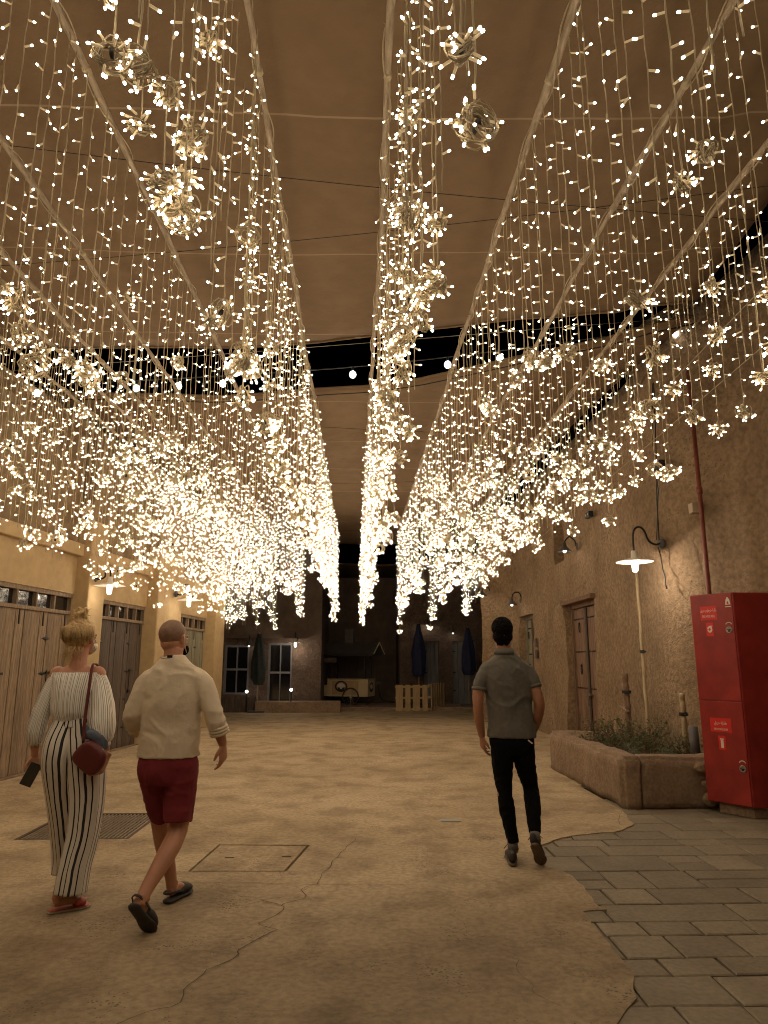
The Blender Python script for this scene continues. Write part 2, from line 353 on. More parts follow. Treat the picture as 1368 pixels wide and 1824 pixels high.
# stone paving on the right, each stone a low block in one sheet
random.seed(11); pv = MB(); y = 1.6; row = 0
while y < 7.9:
    h = random.choice([.21, .30, .30, .40]); x = .8 + random.uniform(-.3, 0)
    while x < 6.0:
        wd = random.choice([.30, .42, .55, .62, .78])
        cells = [(x, x+wd, y, y+h)]
        if h > .35 and random.random() < .45: cells = [(x, x+wd, y, y+h/2), (x, x+wd, y+h/2, y+h)]
        elif random.random() < .25 and wd > .5: cells = [(x, x+wd*.45, y, y+h), (x+wd*.45, x+wd, y, y+h)]
        for (a, b, c, d) in cells:
            g_ = .006; z = -.008 + random.uniform(-.003, .003); bv = .008
            a += g_; b -= g_; c += g_; d -= g_
            j = [random.uniform(-.004, .004) for _ in range(8)]
            q = [(a+j[0],c+j[1]),(b+j[2],c+j[3]),(b+j[4],d+j[5]),(a+j[6],d+j[7])]
            ins = [(q[0][0]+bv,q[0][1]+bv),(q[1][0]-bv,q[1][1]+bv),(q[2][0]-bv,q[2][1]-bv),(q[3][0]+bv,q[3][1]-bv)]
            pv.add([(p[0],p[1],-.033) for p in q]+[(p[0],p[1],z-.005) for p in q]+[(p[0],p[1],z) for p in ins],
                   [(0,1,5,4),(1,2,6,5),(2,3,7,6),(3,0,4,7),(4,5,9,8),(5,6,10,9),(6,7,11,10),(7,4,8,11),(8,9,10,11)])
        x += wd
    y += h; row += 1
struct(pv.build('stone_paving', M['paver']))
# manhole cover, drain grate, small lid
def tagged(o, label, cat, group=None): return tag(o, label, cat, group)
t = thing('manhole_cover', (-.83,5.86,-.03), 'large square concrete manhole cover with thin dark rim in the pavement', 'manhole cover')
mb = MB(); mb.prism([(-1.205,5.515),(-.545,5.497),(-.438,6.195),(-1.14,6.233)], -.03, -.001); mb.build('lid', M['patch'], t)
mb = MB(); mb.box(-1.03,-.96,5.84,5.865,-.001,.002); mb.box(-.60,-.53,5.86,5.885,-.001,.002); mb.build('lifting_slot', M['crack'], t)
t = thing('drain_grate', (-2.4,7,-.03), 'rectangular steel drain grate with parallel bars set in the concrete', 'drain grate')
mb = MB()
for i in range(25):
    x = G[0]+.045+i*(G[1]-G[0]-.09)/24; mb.box(x-.007, x+.007, G[2]+.03, G[3]-.03, -.03, -.004)
for i in range(4):
    yy = G[2]+.2+i*.25; mb.box(G[0]+.03, G[1]-.03, yy-.004, yy+.004, -.028, -.007)
pit_shade = MB(); pit_shade.add([(G[0],G[2],-.0345),(G[1],G[2],-.0345),(G[1],G[3],-.0345),(G[0],G[3],-.0345)], [(0,1,2,3)]); pit_shade.build('pit_shade', M['tie'], t)  # black sheet standing in for the shade down in the drain
mb.build('bars', mat('grate_steel', (.24,.19,.14), .55, (.34,.27,.20), 20, 4, metal=.5), t)
mb = MB(); mb.box(G[0],G[0]+.03,G[2],G[3],-.03,.001); mb.box(G[1]-.03,G[1],G[2],G[3],-.03,.001)
mb.box(G[0]+.03,G[1]-.03,G[2],G[2]+.03,-.03,.001); mb.box(G[0]+.03,G[1]-.03,G[3]-.03,G[3],-.03,.001)
mb.build('rim', M['crack'], t)
mb = MB(); mb.box(.74,.93,7.02,7.13,.001,.008); o = mb.build('utility_lid', M['steel'], bevel=.002); tag(o, 'tiny rectangular metal utility lid flush in concrete left of the lone man', 'utility lid')
# expansion joints and cracks in the slab: thin open seams
def crack(pts, wd, jag=.02, seed=0):
    mb = MB(); P = []
    for i in range(len(pts)-1):
        a, b = pts[i], pts[i+1]; n = max(2, int(math.hypot(a[0]-b[0], a[1]-b[1])/.05))
        for k in range(n+(i == len(pts)-2)):
            t = k/n; x = a[0]+(b[0]-a[0])*t; y = a[1]+(b[1]-a[1])*t
            P.append(Vector((x + jag*noise.noise(Vector((x*5+seed, y*5, 1))), y + jag*noise.noise(Vector((x*5, y*5+seed, 7))), 0)))
    for i in range(len(P)-1):
        d = (P[i+1]-P[i]); d.normalize(); nrm = Vector((-d.y, d.x, 0))
        w1 = wd*.6*(.4+.8*abs(noise.noise(P[i]*7))); w2 = wd*.6*(.4+.8*abs(noise.noise(P[i+1]*7)))
        z = Vector((0,0,.004))
        mb.add([P[i]-nrm*w1+z, P[i]+nrm*w1+z, P[i+1]+nrm*w2+z, P[i+1]-nrm*w2+z], [(3,2,1,0)])
    return mb
cr = MB()
for pts, wd, jg, sd in [
    ([(-.31,5.16),(-.06,6.42)], .006, .04, 0), ([(-1.35,6.52),(-.7,6.5),(-.06,6.42),(.9,6.4)], .004, .015, 1),
    ([(-1.52,5.26),(-.31,5.16),(.3,5.12)], .005, .03, 2), ([(-.31,5.16),(-.45,4.75),(-.52,4.3),(-.66,3.85),(-.95,3.3),(-1.1,2.7)], .007, .12, 3),
    ([(-1.35,6.52),(-1.5,6.3)], .004, .02, 4), ([(-1.3,6.3),(-1.9,6.42),(-3.4,6.4)], .004, .02, 5),
    ([(.55,4.7),(.62,4.2),(.72,3.9),(.85,3.4)], .0025, .1, 6), ([(.9,6.85),(1.25,6.95),(1.15,7.2),(.8,7.25),(.62,7.1),(.9,6.85)], .003, .03, 7),
    ([(.2,6.2),(.6,6.0),(1.1,6.0)], .003, .04, 8), ([(-3,9.1),(0,9.0),(2.6,9.2)], .003, .05, 9), ([(-4,13),(3.6,13.2)], .004, .03, 10),
    ([(-.5,4.9),(-.62,4.85),(-.5,4.78)], .008, .03, 11), ([(-3.4,9.3),(-2.9,9.25)], .006, .03, 12), ([(.2,11.1),(1.2,11.05)], .005, .04, 13),
    ([(2.62,7.5),(2.5,7.2),(2.35,6.9)], .004, .05, 14)]:
    q = crack(pts, wd, jg, sd); cr.add(q.v, q.f)
struct(cr.build('concrete_crack', M['crack']))

# ------------------------------------------------------------------ rough mud walls
def rough(P, s0, s1, z0, z1, mb, amp=.03, step=.14, m=0, openings=(), depth=.3, seed=0, lip=True):
    """P(s) -> (point xy, normal xy); openings (s0, s1, z0, z1) are cut with reveals of the given depth"""
    def ax(a, b, cuts):
        vals = sorted({a, b, *[c for c in cuts if a < c < b]}); out = []
        for i in range(len(vals)-1):
            n = max(1, round((vals[i+1]-vals[i])/step)); out += [vals[i]+(vals[i+1]-vals[i])*k/n for k in range(n)]
        return out+[vals[-1]]
    S = ax(s0, s1, [c for o in openings for c in o[:2]]); Z = ax(z0, z1, [c for o in openings for c in o[2:]])
    def pt(s, z, d=None):
        (x, y), (nx, ny) = P(s)
        q = Vector((x*1.3+seed, y*1.3, z*1.3))
        k = amp*(noise.noise(q*.5)*1.6+noise.noise(q*1.7)*.7+noise.noise(q*4)*.35) if d is None else -d
        return Vector((x+nx*k, y+ny*k, z))
    vs = [pt(s, z) for z in Z for s in S]; fs = []; ns = len(S)
    for j in range(len(Z)-1):
        for i in range(ns-1):
            sm = (S[i]+S[i+1])/2; zm = (Z[j]+Z[j+1])/2
            if any(o[0] < sm < o[1] and o[2] < zm < o[3] for o in openings): continue
            fs.append((j*ns+i, j*ns+i+1, (j+1)*ns+i+1, (j+1)*ns+i))
    mb.add(vs, fs, m)
    for o in openings:
        ss = [s for s in S if o[0]-1e-6 <= s <= o[1]+1e-6]; zz = [z for z in Z if o[2]-1e-6 <= z <= o[3]+1e-6]
        for a, b, horiz, fixed in [(ss, None, 1, o[3]), (ss, None, 1, o[2]), (zz, None, 0, o[0]), (zz, None, 0, o[1])]:
            for k in range(len(a)-1):
                if horiz: q = [pt(a[k], fixed), pt(a[k+1], fixed), pt(a[k+1], fixed, depth), pt(a[k], fixed, depth)]
                else: q = [pt(fixed, a[k]), pt(fixed, a[k+1]), pt(fixed, a[k+1], depth), pt(fixed, a[k], depth)]
                mb.add(q, [(0,1,2,3)], m)
def PR(s):
    # right wall in plan: straight, then a rounded corner turning in
    if s <= 17.55:
        u = min(1, max(0, (9.0-s)/1.8)); return (3.85+.62*u*u*(3-2*u), s), (-1, 0)
    a = min((s-17.55)/1.1, 1); x = 3.85-.80*a**1.5; y = 17.55+.75*a
    nx, ny = -1+.45*a, -.75*a; l = math.hypot(nx, ny); return (x, y), (nx/l, ny/l)
DR = (11.78, 13.50, 0.02, 2.52); DR2 = (16.02, 17.30, 0.02, 2.53); NI = (13.30, 14.05, 3.35, 4.5)
bld = thing('mud_building', (3.85, 8, 0), 'tall rough mud plastered building along the right side of the alley', 'building')
mb = MB(); rough(PR, -4, 18.65, -.03, 5.25, mb, amp=.05, openings=(DR, DR2, NI), depth=.26)
u_ = MB(); rough(PR, -4, 9.4, 5.25, 6.0, u_, amp=.05); mb.add(u_.v, u_.f)
# back and top give the wall its thickness
mb.add([(5.0,-4,-.03),(5.0,18.3,-.03),(5.0,18.3,5.3),(5.0,-4,5.3)], [(0,1,2,3)])
top = MB(); n = 60
for i in range(n):
    a = -4+22.65*i/n; b = -4+22.65*(i+1)/n; pa = PR(a)[0]; pb = PR(b)[0]
    ht = lambda s: 5.40+.65*min(1, max(0, (9.3-s)/1.8))+.06*noise.noise(Vector((s*.9,0,0)))
    za = ht(a); zb = ht(b)
    xa = pa[0]-.06; xb = pb[0]-.06
    top.add([(xa,pa[1],za-.3),(xb,pb[1],zb-.3),(xb,pb[1],zb),(xa,pa[1],za),(5.1,pa[1],za),(5.1,pb[1],zb)], [(0,1,2,3),(3,2,5,4)])
mb.build('wall', M['mud'], bld, smooth=True); top.build('parapet', M['mud'], bld, smooth=True)
b2 = MB(); b2.box(3.2,3.9,18.3,18.6,0,5.2); b2.box(3.9,4.4,18.3,18.34,0,5.2)
b2.build('end_wall', M['mud2'], bld)
nb = MB(); nb.box(4.105,4.14,NI[0]-.05,NI[1]+.05,NI[2]-.05,NI[3]+.05); nb.build('niche_back', M['mud2'], bld)

def stud_door(s0, s1, z0, z1, X, wm, parent, name='door', hw=True):
    o = MB(); o.box(X, X+.05, s0, s1, z0, z1, 0)
    d = o.build(name, wm, parent); mid = (s0+s1)/2
    fr = MB(); fr.box(X-.07, X-.002, s1-.09, s1, z0, z1); fr.box(X-.07, X-.002, s0, s0+.09, z0, z1); fr.box(X-.07, X-.002, s0+.092, s1-.092, z1-.1, z1)
    fr.build('frame', wm, d, bevel=.006)
    for (a, b) in ((s0+.10, mid-.03), (mid+.03, s1-.10)):
        lf = MB(); n = 4
        for i in range(n):
            y0 = a+(b-a)*i/n+.004; y1 = a+(b-a)*(i+1)/n-.004
            lf.box(X-.035, X-.003, y0, y1, z0+.03, z1-.12)
        lf.build('leaf', wm, d, bevel=.004)
        if hw:
            st = MB()
            for zz in (z0+.22, z0+.98, z0+1.62, z1-.30):
                k = 11
                for i in range(k):
                    yy = a+.04+(b-a-.08)*i/(k-1); st.ell((X-.038, yy, zz), (.010,.017,.017), seg=6, rings=4)
            st.build('stud', M['iron'], d)
    ps = MB(); ps.tube([(X-.055, mid, z0+.02), (X-.055, mid, z1-.12)], [(.035,.028)]*2, 8, ref=(0,1,0)); ps.build('centre_post', M['wood_dark'] if hw else M['steel'], d)
    if hw:
        lk = MB(); lk.box(X-.10, X-.03, mid-.14, mid+.10, z0+.86, z0+.90); lk.box(X-.105, X-.06, mid-.03, mid+.03, z0+.70, z0+.80)
        lk.tube([(X-.09, mid-.02, z0+.80), (X-.09, mid-.02, z0+.87), (X-.09, mid+.02, z0+.87), (X-.09, mid+.02, z0+.80)], .006, 6)
        lk.build('padlock', M['steel'], d)
        for zz in (z0+1.35, z0+2.1):
            kn = MB(); pts = [(X-.05, mid+.42+.035*math.sin(a), zz-.06+.07*math.cos(a)) for a in [i*math.pi/6 for i in range(13)]]
            kn.tube(pts, .008, 6); kn.ell((X-.05, mid+.42, zz+.02), (.018,.03,.03)); kn.build('ring_knocker', M['iron'], d)
    return d
stud_door(DR[0]-.01, DR[1]+.01, DR[2], DR[3]+.01, 4.03, M['wood_red'], bld)
stud_door(DR2[0]-.01, DR2[1]+.01, DR2[2], DR2[3]+.01, 4.03, M['wood_green'], bld, hw=True)
lt = MB(); lt.box(3.78, 3.98, DR[0]-.05, DR[1]+.05, DR[3]-.02, DR[3]+.06)
lt.build('lintel', M['bark'], bld, bevel=.01)
# cracks running over the plaster as raised broken seams
def wall_seam(pts, wd=.012):
    mb = MB(); P = []
    for i in range(len(pts)-1):
        a, b = pts[i], pts[i+1]; n = 10
        for k in range(n):
            t = k/n; s = a[0]+(b[0]-a[0])*t; z = a[1]+(b[1]-a[1])*t
            xw = PR(s)[0][0]; q = Vector((xw*1.3, s*1.3, z*1.3))
            dd = .05*(noise.noise(q*.5)*1.6+noise.noise(q*1.7)*.7+noise.noise(q*4)*.35)
            P.append((xw-dd-.004, s+.05*noise.noise(Vector((s*3, z*6, 0))), z+.05*noise.noise(Vector((s*6, z*3, 4)))))
    mb.tube(P, [wd*(.3+abs(noise.noise(Vector(p)*5))*1.6) for p in P], 5); return mb
for pts in ([(8.35,2.9),(8.25,2.3),(8.4,1.6)], [(14.9,2.75),(14.2,2.55),(13.6,2.6),(13.0,2.7),(12.0,2.85)], [(14.3,.95),(14.35,.5),(14.2,.2)], [(15.3,.9),(14.95,.7)]):
    wall_seam(pts, .009).build('crack_seam', M['mud2'], bld, smooth=True)
# plaster collar on the wall under the cone lamp, sign plates by the far door
mb = MB(); mb.box(3.775,3.80,15.52,15.70,1.78,1.96); mb.box(3.775,3.80,15.52,15.70,1.54,1.72)
mb.build('number_plate', M['wood_dark'], bld)

# ------------------------------------------------------------------ left shop building (local frame: +x to the alley, y along the wall)
A = -math.atan2(.49, 4.12)
shop = thing('shop_building', (0,0,0), 'yellow plastered shop row with wooden shutters along the left side', 'building')
Z0 = MB()
Z0.box(-.62,-.30,-14,8.1,-.03,4.9); wl = Z0      # back wall
# plaster above the transoms
wl.box(-.30,-.001,-3.2,1.37,2.46,3.03); wl.box(-.30,-.001,1.89,4.0,2.46,3.03); wl.box(-.30,-.001,5.22,7.42,2.46,3.03)
wl.box(-.30,-.002,-14,-3.2,-.03,3.03)
wl.build('wall', M['plaster'], shop)
for y0_, y1_ in ((-14,1.368),(1.892,3.998),(5.222,7.418)):
    mb = MB(); mb.box(-.298,-.004,y0_,y1_,3.22 if y0_ > -14 else 3.03,4.9); mb.build('upper_wall', M['plaster_dark'], shop)
for a, b in ((1.37,1.89),(4.0,5.22),(7.42,8.1)):
    mb = MB(); mb.box(-.30,.22,a,b,-.03,3.6); mb.build('pillar', M['plaster'], shop, bevel=.02)
    mb = MB(); mb.box(-.30,.20,a+.01,b-.01,3.601,4.9); mb.build('pillar_top', M['plaster_dark'], shop)
for y0_, y1_ in ((-3.2,1.368),(1.892,3.998),(5.222,7.418)):
    mb = MB(); mb.box(-.28,.10,y0_,y1_,3.03,3.22); mb.build('ledge', M['plaster'], shop, bevel=.015)
    mb = MB(); mb.box(-.2,.02,y0_,y1_,-.03,.018); mb.build('threshold', M['mud2'], shop)
mb = MB(); mb.box(-.7,.26,-14,8.2,4.9,5.0); mb.build('roof', M['plaster_dark'], shop)
def bay(y0, y1, leaves, wm, nt):
    tr = MB(); tr.box(-.16,-.02,y0,y1,2.40,2.458); tr.box(-.16,-.02,y0,y1,2.15,2.20)
    for i in range(nt+1):
        y = y0+(y1-y0)*i/nt; tr.box(-.14,-.03,max(y-.018, y0),min(y+.018, y1),2.20,2.40)
    f = tr.build('transom_window', M['wood'], shop)
    for i in range(nt):
        a = y0+(y1-y0)*i/nt+.02; b = y0+(y1-y0)*(i+1)/nt-.02
        p = MB(); p.box(-.10,-.09,a,b,2.202,2.398); p.build('pane', M['glass'], f)
    n = leaves
    for i in range(n):
        a = y0+(y1-y0)*i/n+.006; b = y0+(y1-y0)*(i+1)/n-.006; d = MB(); k = 3
        for j in range(k):
            yy = a+(b-a)*j/k+.002; d.box(-.10,-.05-(.006 if j % 2 else 0),yy,a+(b-a)*(j+1)/k-.002,.02,2.148)
        dr = d.build('shutter_leaf', wm, shop, bevel=.003)
        if i % 2 == 0:
            for zz in (1.78, 1.30, .83, .36):
                h = MB(); yy = b-.01; h.add([(-.046,yy-.11,zz),(-.046,yy,zz-.03),(-.046,yy+.11,zz),(-.046,yy,zz+.03),(-.03,yy,zz)], [(0,1,4),(1,2,4),(2,3,4),(3,0,4)]); h.build('hinge', M['iron'], dr)
        else:
            h = MB(); h.box(-.045,-.03,a+.05,a+.20,1.295,1.325); h.tube([(-.03,a+.06,1.34),(-.025,a+.05,1.1),(-.03,a+.05,.95)], .008, 6)
            h.box(-.045,-.015,a+.04,a+.10,.93,.98); h.build('latch', M['iron'], dr)
        bt = MB(); bt.tube([(-.045,b-.12,2.14),(-.04,b-.12,1.95)], .010, 6); bt.build('bolt', M['iron'], dr)
bay(-3.2, 1.368, 8, M['wood'], 10); bay(1.892, 3.998, 4, M['wood_dark'], 6); bay(5.222, 7.418, 4, M['wood_green'], 6)
shop.location = (-4.51, 9.53, 0); shop.rotation_euler = (0, 0, A)
SHOPM = Matrix.Translation((-4.51, 9.53, 0)) @ Matrix.Rotation(A, 4, 'Z')

# ------------------------------------------------------------------ shade sails
def sail(name, near, far, xr, label, m, seed, nx=44, ny=50, sag=.18):
    """near(x), far(x): Y of the two edges; xr(t): (x0, x1) at t along the length"""
    mb = MB(); vs = []
    for j in range(ny+1):
        t = j/ny; x0, x1 = xr(t)
        for i in range(nx+1):
            u = i/nx; x = x0+(x1-x0)*u; y = near(x)+(far(x)-near(x))*t
            z = 5.32 - sag*4*u*(1-u)*.6 - sag*4*t*(1-t)*.5 + .05*noise.noise(Vector((x*.5+seed, y*.35, 0))) + .012*noise.noise(Vector((x*2.5, y*.7, seed)))
            if u > .93 or u < .07: z += .04
            vs.append((x, y, z))
    fs = [(j*(nx+1)+i, (j+1)*(nx+1)+i, (j+1)*(nx+1)+i+1, j*(nx+1)+i+1) for j in range(ny) for i in range(nx)]
    mb.add(vs, fs)
    o = mb.build(name, m, smooth=True); sd = o.modifiers.new('s', 'SOLIDIFY'); sd.thickness = .012
    return tag(o, label, 'shade sail', 'shade sails over the alley'), vs, nx, ny
def interp(P):
    def f(x):
        if x <= P[0][0]: return P[0][1]
        for a, b in zip(P, P[1:]):
            if x <= b[0]:
                t = (x-a[0])/(b[0]-a[0]); return a[1]+(b[1]-a[1])*t
        return P[-1][1]
    return f
e1 = interp([(-6,8.5),(-4.5,8.33),(-2.86,8.15),(-1.58,8.12),(-.7,7.98),(.27,7.7),(1.35,7.42),(3.6,7.1)])
s1, v1, nx1, ny1 = sail('shade_sail', lambda x: -3.5, e1, lambda t: (-5.6, 3.30+.36*max(0, t-.7)/.3), 'nearest tan fabric sail overhead, directly above the walkers', M['sail'], 1)
e2 = interp([(-6,9.95),(-5.27,9.89),(-2,9.74),(-.82,9.49),(.25,9.26),(1.55,8.57),(3.06,7.8),(3.85,7.40)])
s2, v2, nx2, ny2 = sail('shade_sail', e2, lambda x: 22.9, lambda t: (-5.6, 3.80-.42*math.sin(min(t*2.6, 1)*math.pi*.5)+.3*max(0, t-.5)), 'tan fabric sail beyond the dark gap with the round bulbs', M['sail'], 5)
s3, v3, nx3, ny3 = sail('shade_sail', lambda x: 26.2, lambda x: 38.0, lambda t: (-7, 6.5), 'farthest dim brown sail above the food cart end', M['sail'], 9, sag=.5)
# rope hems of the sails and the loose cable along the second one
def hem(vs, idx, name, label, dz=-.02, r=.012):
    mb = MB(); mb.tube([Vector(vs[i])+Vector((0,0,dz)) for i in idx], r, 6)
    o = mb.build(name, M['tie'], smooth=True); tag(o, label, 'cable', 'cables at the sail edges')
hem(v2, [i for i in range(0, nx2+1, 2)], 'edge_cable', 'thin dark cable drooping under the front hem of second sail', -.10, .008)
mb = MB(); mb.tube([Vector(v1[ny1*(nx1+1)+i])+Vector((0,.01,-.004)) for i in range(nx1+1)], .015, 6)
o = mb.build('hem', M['sail'], s1, smooth=True)
mb = MB(); mb.tube([Vector(v2[i])+Vector((0,-.01,-.004)) for i in range(nx2+1)], .015, 6)
o = mb.build('hem', M['sail'], s2, smooth=True)

# ------------------------------------------------------------------ the dark far end
def straight(x0, y0, x1, y1):
    l = math.hypot(x1-x0, y1-y0); dx, dy = (x1-x0)/l, (y1-y0)/l
    return (lambda s: ((x0+dx*s, y0+dy*s), (dy, -dx))), l
fb = thing('far_building', (-4,22.4,0), 'dark mud house at the far left end with two lit glazed doors', 'building')
P1, l1 = straight(-9, 22.4, -1.25, 22.4)
W1 = (4.78, 5.54, .50, 1.98); W2 = (6.12, 6.86, .25, 2.04)
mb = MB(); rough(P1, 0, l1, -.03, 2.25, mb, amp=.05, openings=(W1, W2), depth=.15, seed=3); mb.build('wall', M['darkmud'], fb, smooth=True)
mb = MB(); rough(P1, 0, l1, 2.2, 5.2, mb, amp=.02, seed=4)
for k in range(len(mb.v)): mb.v[k].y -= .16
mb.box(-9,-1.25,22.24,22.46,2.18,2.21); mb.box(-1.27,-1.25,22.4,27,0,5.2); mb.build('upper_wall', M['darkwall'], fb)
for (a, b, c, d) in (W1, W2):
    x0, x1 = -9+a, -9+b; fr = MB(); y = 22.46; mx_ = (x0+x1)/2; mz = c+(d-c)*.5
    for q_ in ((x0,x0+.06,c,d),(x1-.06,x1,c,d),(x0+.061,x1-.061,d-.07,d),(x0+.061,x1-.061,c,c+.05),(mx_-.018,mx_+.018,c+.051,mz-.031),(mx_-.018,mx_+.018,mz+.031,d-.071),(x0+.061,x1-.061,mz-.03,mz+.03)):
        fr.box(q_[0],q_[1],y,y+.05,q_[2],q_[3])
    f = fr.build('window_frame', M['grey_door'], fb); p = MB(); p.box(x0,x1,y+.06,y+.07,c,d); p.build('pane', M['glass'], f)
mb = MB(); mb.box(-3.15,-.62,21.75,22.32,-.03,.32); o = mb.build('masonry_bench', M['mud2'], bevel=.03); tag(o, 'low plastered ledge running along the far left house', 'ledge')
mb = MB(); mb.box(-4.9,-3.2,21.95,22.30,-.03,.45)
for i in range(9): mb.box(-4.88+i*.19,-4.72+i*.19,21.92,21.948,0,.5)
o = mb.build('planter_box', M['wood_dark']); tag(o, 'dark slatted wooden box beneath the farthest left window', 'planter box')
bb = thing('back_building', (0,27,0), 'unlit brown wall closing the alley behind the food cart', 'building')
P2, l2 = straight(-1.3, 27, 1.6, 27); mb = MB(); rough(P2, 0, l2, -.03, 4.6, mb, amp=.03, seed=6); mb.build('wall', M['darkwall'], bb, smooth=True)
mb = MB(); mb.box(-.95,-.1,26.93,26.97,0,2.1); mb.build('door', M['wood_dark'], bb)
rb = thing('right_end_building', (3,24.6,0), 'dim mud house at the far right end with two grey doors', 'building')
P3, l3 = straight(1.3, 24.6, 6.5, 24.6); D1 = (.80,1.32,.05,2.15); D2 = (1.78,2.60,.05,2.15)
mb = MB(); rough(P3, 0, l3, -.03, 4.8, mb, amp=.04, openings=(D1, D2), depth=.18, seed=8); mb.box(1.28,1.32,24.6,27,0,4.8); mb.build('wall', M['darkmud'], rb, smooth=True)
for (a, b, c, d) in (D1, D2):
    x0, x1 = 1.3+a, 1.3+b; dm = MB(); n = 4
    for i in range(n): dm.box(x0+(x1-x0)*i/n+.004, x0+(x1-x0)*(i+1)/n-.004, 24.74, 24.775, c, d)
    o = dm.build('door', M['grey_door'], rb, bevel=.004); h = MB()
    for zz in (.5, 1.1, 1.8): h.box(x0+.02, x0+.12, 24.725, 24.738, zz, zz+.03)
    h.build('hinge', M['iron'], o)
mb = MB(); mb.box(-1.2,6.4,22.6,24.55,-.03,.10); struct(mb.build('raised_kerb', M['mud2'], bevel=.02))
mb = MB(); mb.add([(-20,45,0),(20,45,0),(20,45,7),(-20,45,7)], [(0,1,2,3)]); mb.add([(-20,45.3,0),(20,45.3,0),(20,45.3,7),(-20,45.3,7)], [(0,1,2,3)])
# ------------------------------------------------------------------ light curtains
LM = [M['wire'], M['cap'], M['led'], M['tie']]
def led_bulb(mb, p, d, n=6):
    d = d.normalized(); q = Vector(p)
    u = d.orthogonal().normalized(); w_ = d.cross(u); vs = []
    prof = [(0,.0030,1),(.004,.0045,1),(.031,.0045,1),(.032,.0036,2),(.0345,.0045,2),(.039,.0045,2),(.042,.0025,2)]
    b0 = len(mb.v)
    for h, r, _ in prof:
        for k in range(n):
            a = 2*math.pi*k/n; vs.append(q+d*h+u*(r*math.cos(a))+w_*(r*math.sin(a)))
    fs = []; ms = []
    for i in range(len(prof)-1):
        for k in range(n): fs.append((i*n+k, i*n+(k+1) % n, (i+1)*n+(k+1) % n, (i+1)*n+k)); ms.append(prof[i+1][2])
    fs.append(tuple((len(prof)-1)*n+k for k in range(n))); ms.append(2)
    mb.add(vs, fs, 1)
    for i in range(len(fs)): mb.m[len(mb.m)-len(fs)+i] = ms[i]
def make_string(L, seed):
    rnd = random.Random(seed); mb = MB(); n = max(6, int(L/.05)); pts = []; ph = rnd.uniform(0, 9)
    for i in range(n+1):
        z = -L*i/n; pts.append((.0022*math.sin(z*24+ph)+.006*noise.noise(Vector((ph, z*1.5, 0))), .0022*math.cos(z*24+ph)+.006*noise.noise(Vector((ph, z*1.5, 7))), z))
    mb.tube(pts, [.0028+.0008*(i % 2) for i in range(n+1)], 4, 0, cap=False)
    z = -rnd.uniform(.05, .16)
    while z > -L+.03:
        a = rnd.uniform(0, 2*math.pi); k = min(n, int(-z/L*n)); p = Vector(pts[k])
        led_bulb(mb, p, Vector((math.cos(a), math.sin(a), rnd.choice([-.45, -.2, -.05, -.3, .1]))))
        z -= rnd.uniform(.115, .175)
    return mb
def make_bundle(seed, big=1.0, loops=6, nb=13):
    rnd = random.Random(seed); mb = MB()
    ax = Matrix.Rotation(rnd.uniform(0, 6.28), 3, 'Z') @ Matrix.Rotation(rnd.uniform(.9, 1.5), 3, 'X')
    for l in range(loops):
        rx = rnd.uniform(.034, .056)*big; ry = rnd.uniform(.034, .056)*big; tilt = Matrix.Rotation(rnd.uniform(-.5, .5), 3, 'X') @ Matrix.Rotation(rnd.uniform(-.5, .5), 3, 'Y')
        off = Vector((rnd.uniform(-.01,.01), rnd.uniform(-.01,.01), rnd.uniform(-.02,.02)))*big
        pts = [ax @ (tilt @ Vector((rx*math.cos(a), ry*math.sin(a), 0)) + off) for a in [i*2*math.pi/10 for i in range(11)]]
        mb.tube(pts, .0034, 4, 0, cap=False)
    for i in range(nb):
        d = Vector((rnd.gauss(0,1), rnd.gauss(0,1), rnd.gauss(-.25,.9))).normalized()
        led_bulb(mb, d*rnd.uniform(.026,.050)*big, (d*.8+Vector((rnd.uniform(-.5,.5), rnd.uniform(-.5,.5), rnd.uniform(-.6,.2)))).normalized())
    if rnd.random() < .3: mb.obox((0,0,0), (.005,.012,.02), ax, 3)
    for v in mb.v: v.z -= .035
    return mb
LENS = [1.3+.1*i for i in range(15)]
S_MB = {(i, k): make_string(L, i*10+k) for i, L in enumerate(LENS) for k in range(2)}
S_ME = {k: v.data('light_string', LM, True) for k, v in S_MB.items()}
B_MB = [make_bundle(i, .76+.19*(i % 3), 8+i % 4, 12+2*(i % 4)) for i in range(10)]
B_ME = [v.data('light_bundle', LM, True) for v in B_MB]
ROD_Z = 4.65
CURT = [  # x near, x far, bottom offset, label
    (-3.90,-3.20,-.28,'outermost light curtain on the left, hanging close to the yellow shop row'),
    (-3.42,-2.85,-.18,'second light curtain from the left wall, hanging over the shop row side'),
    (-3.02,-2.55,-.10,'third light curtain from the left wall, its pole crossing above the woman'),
    (-2.30,-2.15,-.05,'light curtain fourth from the left wall, above the walking couple'),
    (-1.54,-1.45,0,'light curtain on the straight knotty pole just left of the near bulb bundles'),
    (-.59,-.64,0,'light curtain left of the open centre strip, thick bundles along its left hem'),
    (.16,-.01,0,'light curtain right of the open centre strip, hanging nearest the middle'),
    (1.05,.90,0,'light curtain on the knotty pole just right of the bare canopy strip'),
    (1.82,1.68,0,'second light curtain from the right wall, its pole slanting across top right'),
    (2.54,2.50,.22,'outermost light curtain on the right, hanging beside the mud wall')]
random.seed(21)
